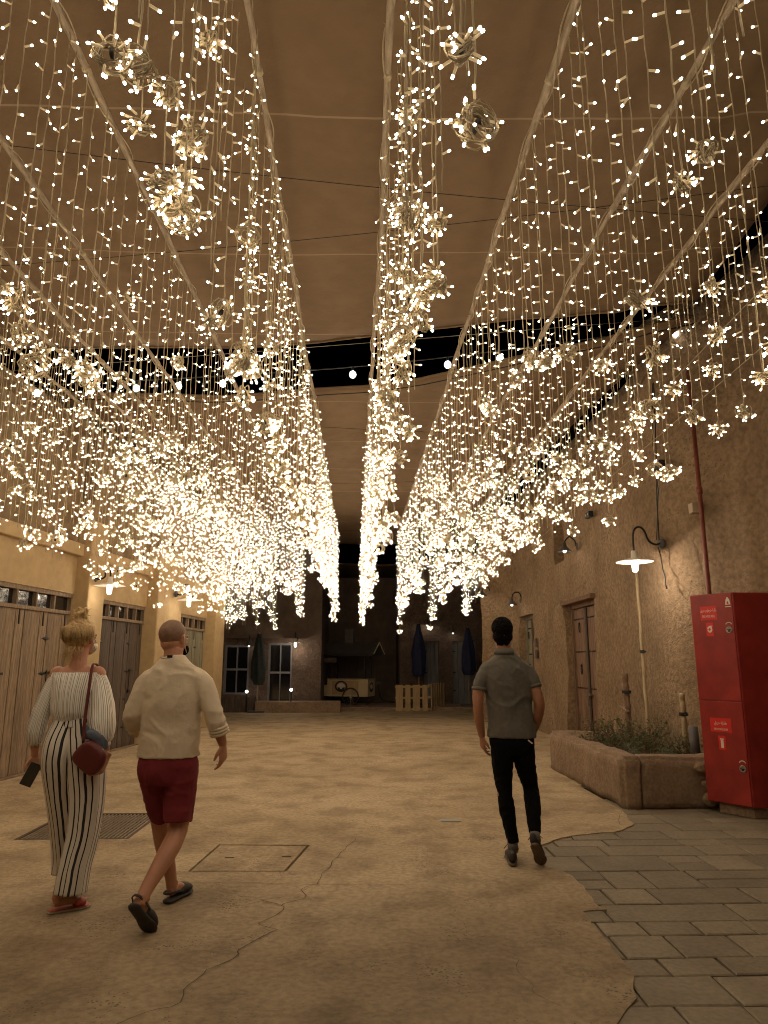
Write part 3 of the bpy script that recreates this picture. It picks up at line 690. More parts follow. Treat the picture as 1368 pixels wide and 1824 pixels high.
for ci, (xa, xb, bo, label) in enumerate(CURT):
    y0, y1 = 1.0, 17.75
    t = thing('light_curtain', (xa, 1.0, ROD_Z), 'warm white '+label, 'light curtain', 'light curtains on poles under the sails')
    X = lambda y: xa+(xb-xa)*(y-y0)/(y1-y0)
    # the pole: rough sticks lashed end to end
    pts = []; rr = []; n = 64
    for i in range(n+1):
        y = -1.5+(y1+1.5+.2)*i/n
        pts.append((X(y)+.03*noise.noise(Vector((y*.5, ci*3, 0)))+.008*noise.noise(Vector((y*3, ci, 9))), y, ROD_Z+.035*noise.noise(Vector((y*.4, ci*5, 3)))))
        rr.append(.018+.010*abs(noise.noise(Vector((y*1.3, ci*7, 1))))+.004*noise.noise(Vector((y*6, ci, 5))))
    p = MB(); p.tube(pts, rr, 9, wob=.5)
    for k in range(26):      # knots and twig stubs
        i = random.randrange(2, n-2); q = Vector(pts[i]); d = Vector((random.uniform(-1,1), random.uniform(-.6,.6), random.uniform(-1,1))).normalized()
        p.tube([q, q+d*random.uniform(.035,.06)], [.008,.003], 5)
    p.build('pole', M['pole'], t, smooth=True)
    le = MB(); lp = []
    for i in range(int((y1-y0)/.07)):
        y = y0+i*.07; a = y*7+ci; j = min(n, max(0, int((y+1.5)/(y1+1.7)*n))); q = Vector(pts[j])
        lp.append((X(y)+(q.x-X(q.y))+.030*math.cos(a), y, q.z+.030*math.sin(a)))
    le.tube(lp, .0045, 4, cap=False)
    for k in range(9):       # ties
        i = 3+int(k*6.6); q = Vector(pts[i]); le.tube([q+Vector((0,-.02,0)), q+Vector((0,.02,0))], rr[i]+.006, 8)
    le.build('lead_wire', M['wire'], t, smooth=True)
    ys = []; y = y0
    while y < y1: ys.append(y); y += (.108 if ci in (5, 6) else .165 if ci < 3 else .142)*random.uniform(.75, 1.25)
    first = next(i for i, v in enumerate(ys) if v > 1.15); rest = MB(); rest_b = MB()
    wl_ = 0
    for i, y in enumerate(ys):
        far = max(0, (y-13.8)/3.95)
        wl_ = .6*wl_+random.gauss(0, .10)
        bot = 2.95+bo+wl_+.12*noise.noise(Vector((y*.8, ci*9, 2)))-.30*far**1.5*(1+.9*random.random()) 
        has = random.random() < ((.68 if y < 11 else .5) if ci in (5, 6) else .34 if ci < 3 else .5 if y > 9 else .56)
        if ci in (5, 6): wl_ *= .8; bot += .04*math.sin(y*3)
        if not has and y < 12: bot += abs(random.gauss(0, .18))
        if random.random() < .12: bot += random.uniform(.2, .6)
        L = max(1.3, min(2.7, ROD_Z-.03-bot)); li = min(len(LENS)-1, max(0, round((L-1.3)/.1))); k = random.randrange(2)
        loc = Vector((X(y)+random.gauss(0,.012)+(random.uniform(-.02,.16)*(y < 16) if ci == 6 else 0)-(random.uniform(-.03,.07) if ci == 5 else 0), y, ROD_Z-.02)); rz = random.uniform(0, 6.28)
        bi = random.randrange(len(B_MB)); bs = random.uniform(.82, 1.08) if y > 2.2 else random.uniform(.7, .88)
        blocs = []
        if has: blocs.append(-LENS[li])
        if random.random() < .16: blocs.append(-LENS[li]+random.uniform(.25, .7))
        if first <= i < first+100:
            o = bpy.data.objects.new('light_string', S_ME[(li, k)]); C.objects.link(o); o.parent = t; o.location = loc-OFF[t.name]; o.rotation_euler = (0,0,rz)
            for zb in blocs:
                b = bpy.data.objects.new('light_bundle', B_ME[bi]); C.objects.link(b); b.parent = o; b.location = (0,0,zb); b.rotation_euler = (0,0,random.uniform(0,6.28)); b.scale = (bs,)*3
        else:
            mt = Matrix.Translation(loc) @ Matrix.Rotation(rz, 4, 'Z'); s_ = S_MB[(li, k)]; b0 = len(rest.f)
            rest.add([mt @ v for v in s_.v], s_.f); rest.m[b0:] = s_.m
            for zb in blocs:
                s_ = B_MB[bi]; b0 = len(rest.f); rest.add([mt @ (v*bs+Vector((0,0,zb))) for v in s_.v], s_.f); rest.m[b0:] = s_.m
    o = rest.build('light_strings', LM, t, smooth=True); o['kind'] = 'stuff'
# cross cables that carry the poles
for k, (p0, p1) in enumerate([((-4.9,3.7,4.78),(3.9,4.9,4.80)), ((-5.0,5.9,4.78),(3.9,4.2,4.82)), ((-4.6,8.9,4.76),(3.9,10.2,4.80)), ((-4.4,13.0,4.76),(3.9,12.4,4.8)), ((-4.0,17.5,4.74),(3.9,17.4,4.78))]):
    mb = MB(); a, b = Vector(p0), Vector(p1); mb.tube([a.lerp(b, i/20)+Vector((0,0,-.10*math.sin(math.pi*i/20))) for i in range(21)], .0028, 5)
    o = mb.build('support_cable', M['tie'], smooth=True)
    tag(o, ['thin dark cable slanting across overhead, nearest the camera', 'thin dark cable crossing the nearest one in an X overhead', 'dark support cable just beyond the gap between the sails', 'dark support cable midway along the second sail', 'dark support cable at the far ends of the curtain poles'][k], 'cable', 'support cables across the alley')
# thin guy wires on the right
for k, (p0, p1) in enumerate([((3.0,2.2,4.35),(3.75,17.2,4.3)), ((3.3,3.0,4.1),(3.78,16.0,4.0))]):
    mb = MB(); a, b = Vector(p0), Vector(p1); mb.tube([a.lerp(b, i/12) for i in range(13)], .004, 5); o = mb.build('guy_wire', M['wire'], smooth=True)
    tag(o, ['upper thin wire running down the alley beside the mud wall', 'lower thin wire running down the alley beside the mud wall'][k], 'wire', 'guy wires by the mud wall')

# festoon with round bulbs in the gap between the sails
def festoon():
    t = thing('festoon_string', (0,8.7,5.4), 'cable of round glowing bulbs strung through the dark gap between sails', 'festoon lights')
    a, b = Vector((-4.6,8.9,4.98)), Vector((4.2,8.3,5.70)); K = []
    for i in range(41):
        u = i/40; K.append(a.lerp(b, u)+Vector((0,0,-.16*math.sin(math.pi*u)+.25*max(0, .5-u)*u)))
    mb = MB(); mb.tube(K, .008, 6); mb.build('cable', M['black'], t, smooth=True)
    mb = MB(); mb.tube([a+Vector((0,-.02,.22)), Vector((0,8.6,5.52)), b+Vector((0,0,.1))], .004, 5); mb.build('catenary_wire', M['steel'], t)
    for x in (-4.25,-3.55,-2.95,-2.4,-1.82,-.72,-.14,1.08,1.75,2.35,2.98,4.0):
        u = (x+4.6)/8.8; i = int(u*40); q = K[i].lerp(K[min(i+1,40)], u*40-i); q.x = x
        s_ = MB(); s_.lathe((q.x,q.y,q.z-.07), [(.001,.07),(.016,.07),(.018,.02),(.014,.0)], 10); so = s_.build('socket', M['black'], t, smooth=True)
        s_ = MB(); s_.ell((q.x,q.y,q.z-.105), (.042,.042,.048), seg=12, rings=8); s_.build('bulb', M['festoon'], so, smooth=True)
festoon()
# ------------------------------------------------------------------ lamps on the walls
def point(name, loc, power, r=.03, col=(1,.86,.70), parent=None):
    l = bpy.data.lights.new(name, 'POINT'); l.energy = power; l.shadow_soft_size = r; l.color = col
    o = bpy.data.objects.new(name, l); C.objects.link(o); OFF[o.name] = Vector(loc)
    if parent: o.parent = parent; o.location = Vector(loc)-OFF[parent.name]
    else: o.location = loc
    return o
def wall_lamp(mount, shade, style, label, lit=True, power=4, tm=None, group='wall lamps'):
    """gooseneck lamp: mount on the wall, shade hangs from the arm end; the shade opens down"""
    m, s = Vector(mount), Vector(shade); t = thing('wall_lamp', m, label, 'wall lamp', group); d = s-m
    h = Vector((d.x, d.y, 0)); hl = h.length; hd = h.normalized()
    pl = MB(); rot = Vector((0,0,1)).rotation_difference(hd).to_matrix()
    pl.lathe(m, [(.001,.03),(.055,.03),(.065,.005),(.065,0)], 16, rot=rot); pl.build('wall_plate', M['slate'], t, smooth=True)
    ar = MB(); top = s.z+.12
    if style == 'wide':
        P = [m+hd*.03, m+hd*.10+Vector((0,0,-.02)), m+hd*.20+Vector((0,0,.02)), m+hd*(hl*.6)+Vector((0,0,.15)), m+hd*(hl*.75)+Vector((0,0,.19)), m+hd*(hl*.92)+Vector((0,0,.16)), m+hd*hl+Vector((0,0,.06)), Vector((s.x,s.y,top))]
    else:
        P = [m+hd*.03, m+hd*.05+Vector((0,0,.10)), m+hd*.12+Vector((0,0,.17)), m+hd*(hl*.6)+Vector((0,0,.18)), m+hd*(hl*.85)+Vector((0,0,.13)), Vector((s.x,s.y,top))]
    Q = []
    for i in range(len(P)-1):
        p0 = P[max(i-1,0)]; p3 = P[min(i+2,len(P)-1)]
        for k in range(5):
            u = k/5; a, b = P[i], P[i+1]
            Q.append(.5*((2*a)+(b-p0)*u+(2*p0-5*a+4*b-p3)*u*u+(3*a-p0-3*b+p3)*u**3))
    Q.append(P[-1]); ar.tube(Q, .013, 8); ar.build('arm', M['iron'], t, smooth=True)
    sh = MB()
    if style == 'wide':
        sh.lathe(s, [(.001,.13),(.035,.13),(.042,.045),(.075,.035),(.225,-.005),(.228,-.012),(.22,-.008),(.07,.025),(.03,.03)], 28); mt = M['enamel']
    else:
        sh.lathe(s, [(.001,.12),(.028,.12),(.04,.05),(.13,-.035),(.134,-.04),(.126,-.038),(.035,.04)], 20); mt = M['slate']
    so = sh.build('lamp_shade', mt, t, smooth=True)
    gl = MB()
    if style == 'wide': gl.lathe(s+Vector((0,0,-.13)), [(.001,-.01),(.025,-.002),(.036,.02),(.038,.08),(.036,.14),(.001,.145)], 14)
    else: gl.ell(s+Vector((0,0,-.02)), (.032,.032,.042), seg=12, rings=8)
    gl.build('bulb', M['bulbglass'] if lit else M['whitepaint'], so, smooth=True)
    if lit: point('bulb_light', s+Vector((0,0,-.05 if style != 'wide' else -.17)), power, .03, parent=t)
    return t
wall_lamp((3.80,8.80,2.93),(3.38,8.66,2.68),'wide','large wide white enamel lamp on a black gooseneck above the planter', power=18)
wall_lamp((3.82,12.35,3.47),(3.60,12.42,3.42),'cone','small dark cone lamp high on mud wall above studded door', power=2)
wall_lamp((3.83,17.0,2.90),(3.50,16.6,2.80),'cone','small dark cone lamp over the pale green end door', power=2)
wall_lamp((3.30,18.18,3.15),(3.02,17.85,3.12),'cone','dark cone lamp at the rounded end corner of mud wall', power=2)
wall_lamp((-4.13,11.05,2.72),(-3.85,10.95,2.60),'wide','white shaded lamp on the first yellow pillar behind the woman', power=3, group='pillar lamps')
wall_lamp((-3.70,14.25,2.78),(-3.42,14.2,2.66),'wide','white shaded lamp on second yellow pillar above the bald man', power=3, group='pillar lamps')
wall_lamp((-3.46,22.37,2.08),(-3.44,22.12,1.98),'cone','tiny lamp above the farthest left glazed door', power=1.6, group='far end lamps')
wall_lamp((-2.02,22.2,2.16),(-2.02,21.98,2.04),'wide','tiny flat lamp lighting rough far wall beside second glazed door', power=9, group='far end lamps')
wall_lamp((2.24,24.57,2.80),(2.21,24.3,2.72),'cone','lit white lamp above the folded blue parasol', power=5, group='far end lamps')
wall_lamp((3.10,24.57,2.50),(3.08,24.3,2.46),'cone','small dim lamp between the two grey far doors', lit=True, power=1.6, group='far end lamps')
for k, (x, z) in enumerate(((-3.42,.60),(-2.08,.66))):
    t = thing('bollard_light', (x,21.9 if k == 0 else 21.7,0 if k == 0 else .32), ['short garden spike light below the farthest left window','short spike light standing on ledge right of glazed door'][k], 'spike light', 'spike lights at the far end')
    yy = OFF[t.name].y; s_ = MB(); s_.tube([(x,yy,OFF[t.name].z),(x,yy,z-.03)], .02, 8); s_.build('stem', M['iron'], t)
    s_ = MB(); s_.ell((x,yy,z), (.045,.045,.045)); s_.build('bulb', M['bulbglass'], t, smooth=True)
    point('bulb_light', (x, yy+.1, z+.02), .9, .03, parent=t)

# ------------------------------------------------------------------ the red fire cabinet
CO = Vector((3.46, 7.43, 0)); FD = Vector((.24,-.37,0)).normalized(); FW = .47; SD = Vector((1,.05,0)).normalized(); SDp = .66; HB, HT = .10, 2.14
t = thing('fire_cabinet', (3.75,7.25,0), 'tall red metal fire hose cabinet with two doors by the planter', 'fire cabinet')
def cq(u, v, z): return CO + FD*u + SD*v + Vector((0,0,z))
b = MB(); vs = [cq(0,0,HB),cq(FW,0,HB),cq(FW,SDp,HB),cq(0,SDp,HB),cq(0,0,HT),cq(FW,0,HT),cq(FW,SDp,HT),cq(0,SDp,HT)]
b.add(vs, [(0,3,2,1),(4,5,6,7),(0,1,5,4),(1,2,6,5),(2,3,7,6),(3,0,4,7)]); b.build('body', M['redpaint'], t, bevel=.006)
p = MB(); p.add([cq(.06,.06,0),cq(FW-.06,.06,0),cq(FW-.06,SDp-.06,0),cq(.06,SDp-.06,0),cq(.06,.06,HB-.003),cq(FW-.06,.06,HB-.003),cq(FW-.06,SDp-.06,HB-.003),cq(.06,SDp-.06,HB-.003)], [(0,3,2,1),(4,5,6,7),(0,1,5,4),(1,2,6,5),(2,3,7,6),(3,0,4,7)])
p.build('plinth', M['mud2'], t)
NRM = SD*-1; UPV = Vector((0,0,1))
FN = Vector((FD.y, -FD.x, 0)).normalized()
if FN.dot(SD) > 0: FN = -FN
def fbox(mb, u0, u1, z0, z1, d0, d1, m=0):
    vs = []
    for d in (d0, d1):
        for u, z in ((u0,z0),(u1,z0),(u1,z1),(u0,z1)): vs.append(CO+FD*u+FN*d+Vector((0,0,z)))
    mb.add(vs, [(0,1,2,3)[::-1],(4,5,6,7),(0,1,5,4),(1,2,6,5),(2,3,7,6),(3,0,4,7)], m)
frame3 = Matrix((FD, UPV, FD.cross(UPV))).transposed()
if frame3.col[2].dot(FN) < 0: frame3 = Matrix((FD, UPV, FN)).transposed()
def text_on(s, u, z, size, m, parent, d=.012, sx=1.0, font=None, name='lettering'):
    c = bpy.data.curves.new(name, 'FONT'); c.body = s; c.size = size; c.align_x = 'CENTER'; c.align_y = 'CENTER'; c.extrude = .0004
    o = bpy.data.objects.new(name, c); C.objects.link(o)
    dg = bpy.context.evaluated_depsgraph_get(); me = bpy.data.meshes.new_from_object(o.evaluated_get(dg)); bpy.data.objects.remove(o)
    me.materials.clear(); me.materials.append(m); ob = bpy.data.objects.new(name, me); C.objects.link(ob)
    wd_ = max(v.co.x for v in me.vertices)-min(v.co.x for v in me.vertices)
    pos = CO+FD*u+FN*d+Vector((0,0,z)); ob.matrix_world = Matrix.Translation(pos-OFF[parent.name]) @ frame3.to_4x4() @ Matrix.Diagonal((sx,1,1,1)); ob.parent = parent
    OFF[ob.name] = pos; return ob
# Arabic set in joined letter forms, written right to left
AR = ('\uFEC3\uFED4\uFE8E\uFEF3\uFE94 \uFEA3\uFEAE\uFEF3\uFED6'[::-1], '\uFE91\uFEDC\uFEAE\uFE93 \uFEA7\uFEAE\uFEC3\uFEEE\uFEE1 \uFEA3\uFEAE\uFEF3\uFED6'[::-1])
for (z0, z1, nm) in ((HB+.01, 1.068, 0), (1.08, HT-.01, 1)):
    d = MB(); fbox(d, .012, FW-.012, z0, z1, .001, .010); dr = d.build('door', M['redpaint'], t, bevel=.003)
    zc = z1-.36 if nm == 1 else z1-.62
    uc = .405
    r_ = MB(); rot = frame3
    r_.lathe(CO+FD*uc+FN*.010+Vector((0,0,zc)), [(.001,.006),(.018,.006),(.026,.010),(.032,.010),(.034,0)], 18, rot=rot); lo = r_.build('latch', M['steel'], dr, smooth=True)
    r_ = MB(); fbox(r_, uc-.022, uc+.022, zc-.004, zc+.004, .017, .024); fbox(r_, uc-.012, uc+.012, zc-.020, zc-.005, .016, .018); r_.build('keyhole', M['black'], lo)
    ar = MB(); ar.tube([CO+FD*(uc+.033*math.cos(a))+FN*.0115+Vector((0,0,zc+.045+.028*math.sin(a))) for a in [R(20+i*14) for i in range(11)]], [(.004,.0012)]*11, 6, ref=UPV); ar.build('arrow', M['whitepaint'], dr)
    zs = z1-.19 if nm == 1 else z1-.24
    sg = MB(); fbox(sg, .11, .29, zs-.065, zs+.075, .0105, .013) if nm == 1 else fbox(sg, .11, .33, zs-.055, zs+.08, .0105, .013)
    so = sg.build('sign', M['redsign'], dr)
    uc2 = .20 if nm == 1 else .22
    text_on(AR[nm], uc2, zs+.034, .046 if nm == 0 else .042, M['whitepaint'], so, .0145, .62)
    text_on('FIRE HOSE REEL' if nm == 1 else 'FIRE EXTINGUISHER', uc2, zs-.028, .034 if nm == 1 else .028, M['whitepaint'], so, .0145, .58)
    zi = zs-.155
    ic = MB(); fbox(ic, uc2-.038, uc2+.038, zi-.07, zi+.065, .0105, .013); io = ic.build('sign', M['redsign'], dr)
    pic = MB(); c0 = CO+FD*uc2+FN*.0132+Vector((0,0,zi))
    if nm == 1:
        pic.tube([c0+FD*(.019*math.cos(a))+Vector((0,0,.024*math.sin(a)-.004)) for a in [i*math.pi/10 for i in range(21)]], [(.009,.001)]*21, 6, ref=UPV)
        fbox(pic, uc2, uc2+.030, zi+.022, zi+.032, .0131, .0142)
    else:
        fbox(pic, uc2-.014, uc2+.014, zi-.05, zi+.025, .0131, .0142); fbox(pic, uc2-.020, uc2+.018, zi+.029, zi+.040, .0131, .0142)
    pic.build('pictogram', M['whitepaint'], io)
fl = MB(); c0 = CO+FD*.415+FN*.0112+Vector((0,0,HT-.09)); U = FD
fl.add([c0-U*.028+UPV*-.03, c0+U*.028+UPV*-.03, c0+U*.020+UPV*.02, c0+UPV*.05, c0-U*.018+UPV*.02], [(0,1,2,3,4)])
fbox(fl, .385, .445, HT-.145, HT-.137, .0105, .0115)
for i in range(len(fl.v)-8): pass
fl.build('flame_emblem', M['whitepaint'], t)
fl = MB(); c0 = c0+FN*.001; fl.add([c0-U*.010+UPV*-.024, c0+U*.012+UPV*-.024, c0+U*.008+UPV*-.004, c0+U*.001+UPV*.006, c0-U*.009+UPV*-.006], [(0,1,2,3,4)]); fl.build('flame_core', M['redsign'], t)

# pipes, cables and small fittings on the mud wall
mb = MB(); mb.tube([(3.98,8.05,0.5),(3.98,8.05,4.95)], .025, 10); mb.tube([(3.98,8.05,3.4),(3.98,8.05,3.48)], .034, 10); mb.tube([(3.98,8.05,4.35),(3.98,8.05,4.45)], .036, 10)
tag(mb.build('fire_pipe', M['redpipe'], smooth=True), 'rusty red pipe rising from fire cabinet up the mud wall', 'pipe')
mb = MB(); mb.box(3.93,4.05,8.16,8.27,3.2,3.32); tag(mb.build('junction_box', M['sole'], bevel=.006), 'small beige junction box beside the red pipe', 'junction box')
mb = MB(); mb.tube([(3.76,8.55,5.0),(3.77,8.66,4.2),(3.75,8.72,3.5),(3.77,8.8,2.97)], .008, 6); mb.tube([(3.755,8.58,5.0),(3.755,8.72,4.2),(3.76,8.68,3.6),(3.755,8.84,2.98)], .006, 6)
tag(mb.build('power_cable', M['black'], smooth=True), 'pair of black cables running down the wall to the big lamp', 'cable')
mb = MB(); mb.tube([(3.74,8.78,2.88),(3.73,8.70,2.75),(3.75,8.72,2.6),(3.74,8.64,2.48),(3.745,8.66,2.40),(3.74,8.62,2.34)], [.007]*5+[.012], 6)
tag(mb.build('loose_cable', M['black'], smooth=True), 'loose black cable end dangling below the big lamp', 'cable')
for k, (y, z) in enumerate(((11.45,3.85),(8.60,3.90))):
    t = thing('socket_plate', (3.79,y,z), ['dark double socket high on wall left of the big lamp','dark double socket high on wall nearest the red pipe'][k], 'wall socket', 'wall sockets')
    mb = MB(); mb.box(3.72,3.80,y-.11,y+.11,z-.05,z+.05); mb.build('plate', M['black'], t, bevel=.012)
    for s_ in (-.05,.05):
        mb = MB(); mb.lathe((3.719,y+s_,z), [(.001,.004),(.02,.004),(.022,0)], 12, rot=Matrix.Rotation(-math.pi/2,3,'Y')); mb.build('outlet', M['steel'], t)

# ------------------------------------------------------------------ planter with cuttings
def rough_box(name, x0, x1, y0, y1, z0, z1, m, parent, step=.09, amp=.02, rad=.04, seed=0):
    bm = bmesh.new(); bmesh.ops.create_cube(bm, size=1)
    for v in bm.verts: v.co = Vector((x0+(v.co.x+.5)*(x1-x0), y0+(v.co.y+.5)*(y1-y0), z0+(v.co.z+.5)*(z1-z0)))
    bmesh.ops.bevel(bm, geom=bm.edges[:], offset=rad, segments=3, affect='EDGES')
    for _ in range(3):
        es = [e for e in bm.edges if e.calc_length() > step*1.4]
        if es: bmesh.ops.subdivide_edges(bm, edges=es, cuts=max(1, min(6, int(max(e.calc_length() for e in es)/step/2))), use_grid_fill=True)
    bmesh.ops.triangulate(bm, faces=bm.faces[:])
    for v in bm.verts:
        q = v.co*2.2+Vector((seed,0,0)); n = Vector((noise.noise(q), noise.noise(q+Vector((9,0,0))), noise.noise(q+Vector((0,9,0)))))*amp*1.5
        q = v.co*8; n += Vector((noise.noise(q), noise.noise(q+Vector((9,0,0))), noise.noise(q+Vector((0,9,0)))))*amp*.5
        if v.co.z < z0+.02: n.z = 0
        v.co += n
    me = bpy.data.meshes.new(name); bm.to_mesh(me); bm.free(); me.materials.append(m); me.polygons.foreach_set('use_smooth', [True]*len(me.polygons))
    ob = bpy.data.objects.new(name, me); C.objects.link(ob); link(ob, Vector((0,0,0)), None)
    if parent: ob.parent = parent; ob.location = -OFF[parent.name]
    return ob
pt_ = thing('planter', (3.2,9.0,0), 'low mud plastered planter built against right wall beside the red cabinet', 'planter')
for (x0,x1,y0,y1,s) in ((2.66,2.90,7.58,10.48,1),(2.84,4.2,7.585,7.82,2),(2.84,3.86,10.24,10.47,3)):
    rough_box('planter_wall', x0,x1,y0,y1,-.04,.50,M['mud2'],pt_,seed=s)
mb = MB(); n = 16; vs = [(2.85+1.4*i/n, 7.75+2.6*j/n, .40+.05*noise.noise(Vector((i*.7,j*.7,0)))) for j in range(n+1) for i in range(n+1)]
mb.add(vs, [(j*(n+1)+i, j*(n+1)+i+1, (j+1)*(n+1)+i+1, (j+1)*(n+1)+i) for j in range(n) for i in range(n)]); mb.build('soil', M['soil'], pt_, smooth=True)
for k,(x,y,z,r_) in enumerate(((3.47,7.53,.40,.075),(3.53,7.50,.10,.09),(3.50,7.5,.24,.05))):
    mb = MB(); mb.ell((x,y,z),(r_,r_*.8,r_*.75),seg=12,rings=8)
    for v in mb.v: v += Vector((noise.noise(v*20), noise.noise(v*20+Vector((5,0,0))), 0))*.02
    mb.build('exposed_stone', M['mud'], pt_, smooth=True)
def shrub(x, y, h, spread, n, label, seed, lsize=.035):
    rnd = random.Random(seed); t = thing('leafy_shrub', (x,y,.42), label, 'shrub', 'shrubs in the planter'); st = MB(); lf = MB()
    for i in range(n):
        a = rnd.uniform(0,6.28); r_ = spread*math.sqrt(rnd.random()); tip = Vector((x+r_*math.cos(a), y+r_*math.sin(a), .42+h*rnd.uniform(.45,1)))
        b = Vector((x+rnd.gauss(0,.04), y+rnd.gauss(0,.06), .40)); mid = b.lerp(tip,.5)+Vector((rnd.gauss(0,.03),rnd.gauss(0,.03),.03)); st.tube([b,mid,tip],[.004,.003,.0015],4)
        for k in range(rnd.randint(7,13)):
            u = rnd.uniform(.25,1); p = (b.lerp(mid,u*2) if u < .5 else mid.lerp(tip,u*2-1))
            d = Vector((rnd.gauss(0,1),rnd.gauss(0,1),rnd.gauss(.3,.6))).normalized(); s_ = d.cross(Vector((rnd.gauss(0,1),rnd.gauss(0,1),rnd.gauss(0,1)))).normalized(); L = lsize*rnd.uniform(.6,1.3)
            lf.add([p, p+d*L*.4+s_*L*.28, p+d*L+Vector((0,0,-.2*L)), p+d*L*.4-s_*L*.28], [(0,1,2,3)])
    st.build('stem', M['bark'], t); lf.build('foliage', M['leaf'] if seed % 2 else M['leaf2'], t)
M['leaf2'] = mat('leaf2', (.075,.10,.035), .6, (.19,.20,.09), 9, 3)
for k,(x,y,h,s,n,l) in enumerate(((3.20,8.15,.30,.26,26,'sparse low shrub in the planter, nearest its front wall'),(3.62,8.3,.28,.22,22,'shrub beside cut bamboo at the cabinet end of planter'),(3.05,8.85,.38,.28,30,'bushiest pale leaved shrub at planter middle facing the alley'),
    (3.58,9.0,.40,.28,30,'shrub at foot of the tall thin cane against the wall'),(3.10,9.55,.36,.26,26,'shrub at the planter side edge in front of the broken stick'),(3.55,9.8,.34,.26,26,'shrub tucked at the wall end of planter nearest the door'))):
    shrub(x,y,h,s,n,l,k+1)
rnd = random.Random(5); mb = MB()
for i in range(2600):
    x = rnd.uniform(2.92,3.95); y = rnd.uniform(7.85,10.2); z = .41+rnd.random()**2*.12; d = Vector((rnd.gauss(0,1),rnd.gauss(0,1),rnd.gauss(.3,.5))).normalized(); s_ = d.cross(Vector((rnd.gauss(0,1),rnd.gauss(0,1),1))).normalized(); L = rnd.uniform(.012,.04)
    mb.add([(x,y,z),(Vector((x,y,z))+d*L*.4+s_*L*.25),(Vector((x,y,z))+d*L),(Vector((x,y,z))+d*L*.4-s_*L*.25)],[(0,1,2,3)])
tag(mb.build('ground_cover', M['leaf']), 'tangled low ground cover over the planter soil', 'ground cover', kind='stuff')
def cane(pts, r, label, m, ties=(), name='bamboo_cane'):
    t = thing(name, pts[0], label, 'cane', 'canes standing in the planter'); P = []; n = 26
    for i in range(n+1):
        u = i/n*(len(pts)-1); k = min(int(u), len(pts)-2); P.append(Vector(pts[k]).lerp(Vector(pts[k+1]), u-k)+Vector((0,.008*math.sin(i*.9),0)))
    mb = MB(); mb.tube(P, [r*(1+(.22 if i % 4 == 0 else 0)) for i in range(n+1)], 8); mb.build('stalk', m, t, smooth=True)
    for z in ties:
        q = min(P, key=lambda p: abs(p.z-z)); s_ = MB(); s_.tube([q+Vector((0,0,-.02)), q+Vector((0,0,.02))], r*1.7, 8); s_.obox(q+Vector((0,-.05,0)), (.012,.06,.008)); s_.build('tie', M['black'], t)
cane([(3.70,9.45,.40),(3.72,9.5,1.5),(3.74,9.55,2.66)], .020, 'tall thin pale cane leaning up behind the big white lamp', M['bamboo'], (1.62,))
t0 = cane([(3.62,9.9,.40),(3.64,9.95,.9),(3.65,10.0,1.30)], .038, 'short thick rough brown stick with broken crosspiece in planter', M['bark'], (1.05,), 'rough_stick')
mb = MB(); mb.tube([(3.55,9.75,.80),(3.58,9.92,.84),(3.64,10.1,.84)], [.012,.03,.02], 7); mb.tube([(3.55,10.0,.86),(3.62,9.85,.80)], .015, 6)
o = mb.build('crosspiece', M['wood'], smooth=True); op = [x for x in bpy.data.objects if x.name.startswith('rough_stick')][0]; o.parent = op; o.location = o.location-OFF[op.name]
cane([(3.72,8.38,.38),(3.70,8.36,.8),(3.70,8.36,1.10)], .030, 'cut thick bamboo stump beside the red cabinet', M['bamboo'], (.86,))
mb = MB(); mb.tube([(3.66,8.05,.40),(3.68,8.1,.75)], .05, 10); tag(mb.build('drain_pipe', M['slate'], smooth=True), 'short dark pipe stub between bamboo stump and cabinet', 'pipe')

# ------------------------------------------------------------------ far end: cart, pallets, folded parasols
t = thing('food_cart', (-.4,24.3,.10), 'small cream food cart with dark gable roof and spoked wheel', 'food cart')
rc = R(-20); RZ = Matrix.Rotation(rc, 3, 'Z'); cc = Vector((-.38,24.3,.10))
def cbox(mb, x0,x1,y0,y1,z0,z1,m=0): mb.obox(cc+RZ@Vector(((x0+x1)/2,(y0+y1)/2,(z0+z1)/2)), ((x1-x0)/2,(y1-y0)/2,(z1-z0)/2), RZ, m)
cream = mat('cream', (.50,.40,.25), .6, (.56,.45,.29), 4, 4)
mb = MB(); cbox(mb,-.68,.74,-.35,.35,.26,.80); cbox(mb,-.85,-.682,-.30,.30,.26,.62); cbox(mb,-.70,.76,-.37,.37,.801,.825); mb.build('body', cream, t, bevel=.008)
mb = MB(); cbox(mb,-.50,.42,-.362,-.352,.32,.75); mb.build('panel', M['pallet'], t)
def ring(mb, c, r_, th, rot, n=24, w_=.004): mb.tube([c+rot@Vector((r_*math.cos(i*2*math.pi/n), r_*math.sin(i*2*math.pi/n),0)) for i in range(n+1)], [(th,w_)]*(n+1), 6, ref=rot@Vector((0,0,1)) if False else None, cap=False)
FX = RZ @ Matrix.Rotation(math.pi/2,3,'X')
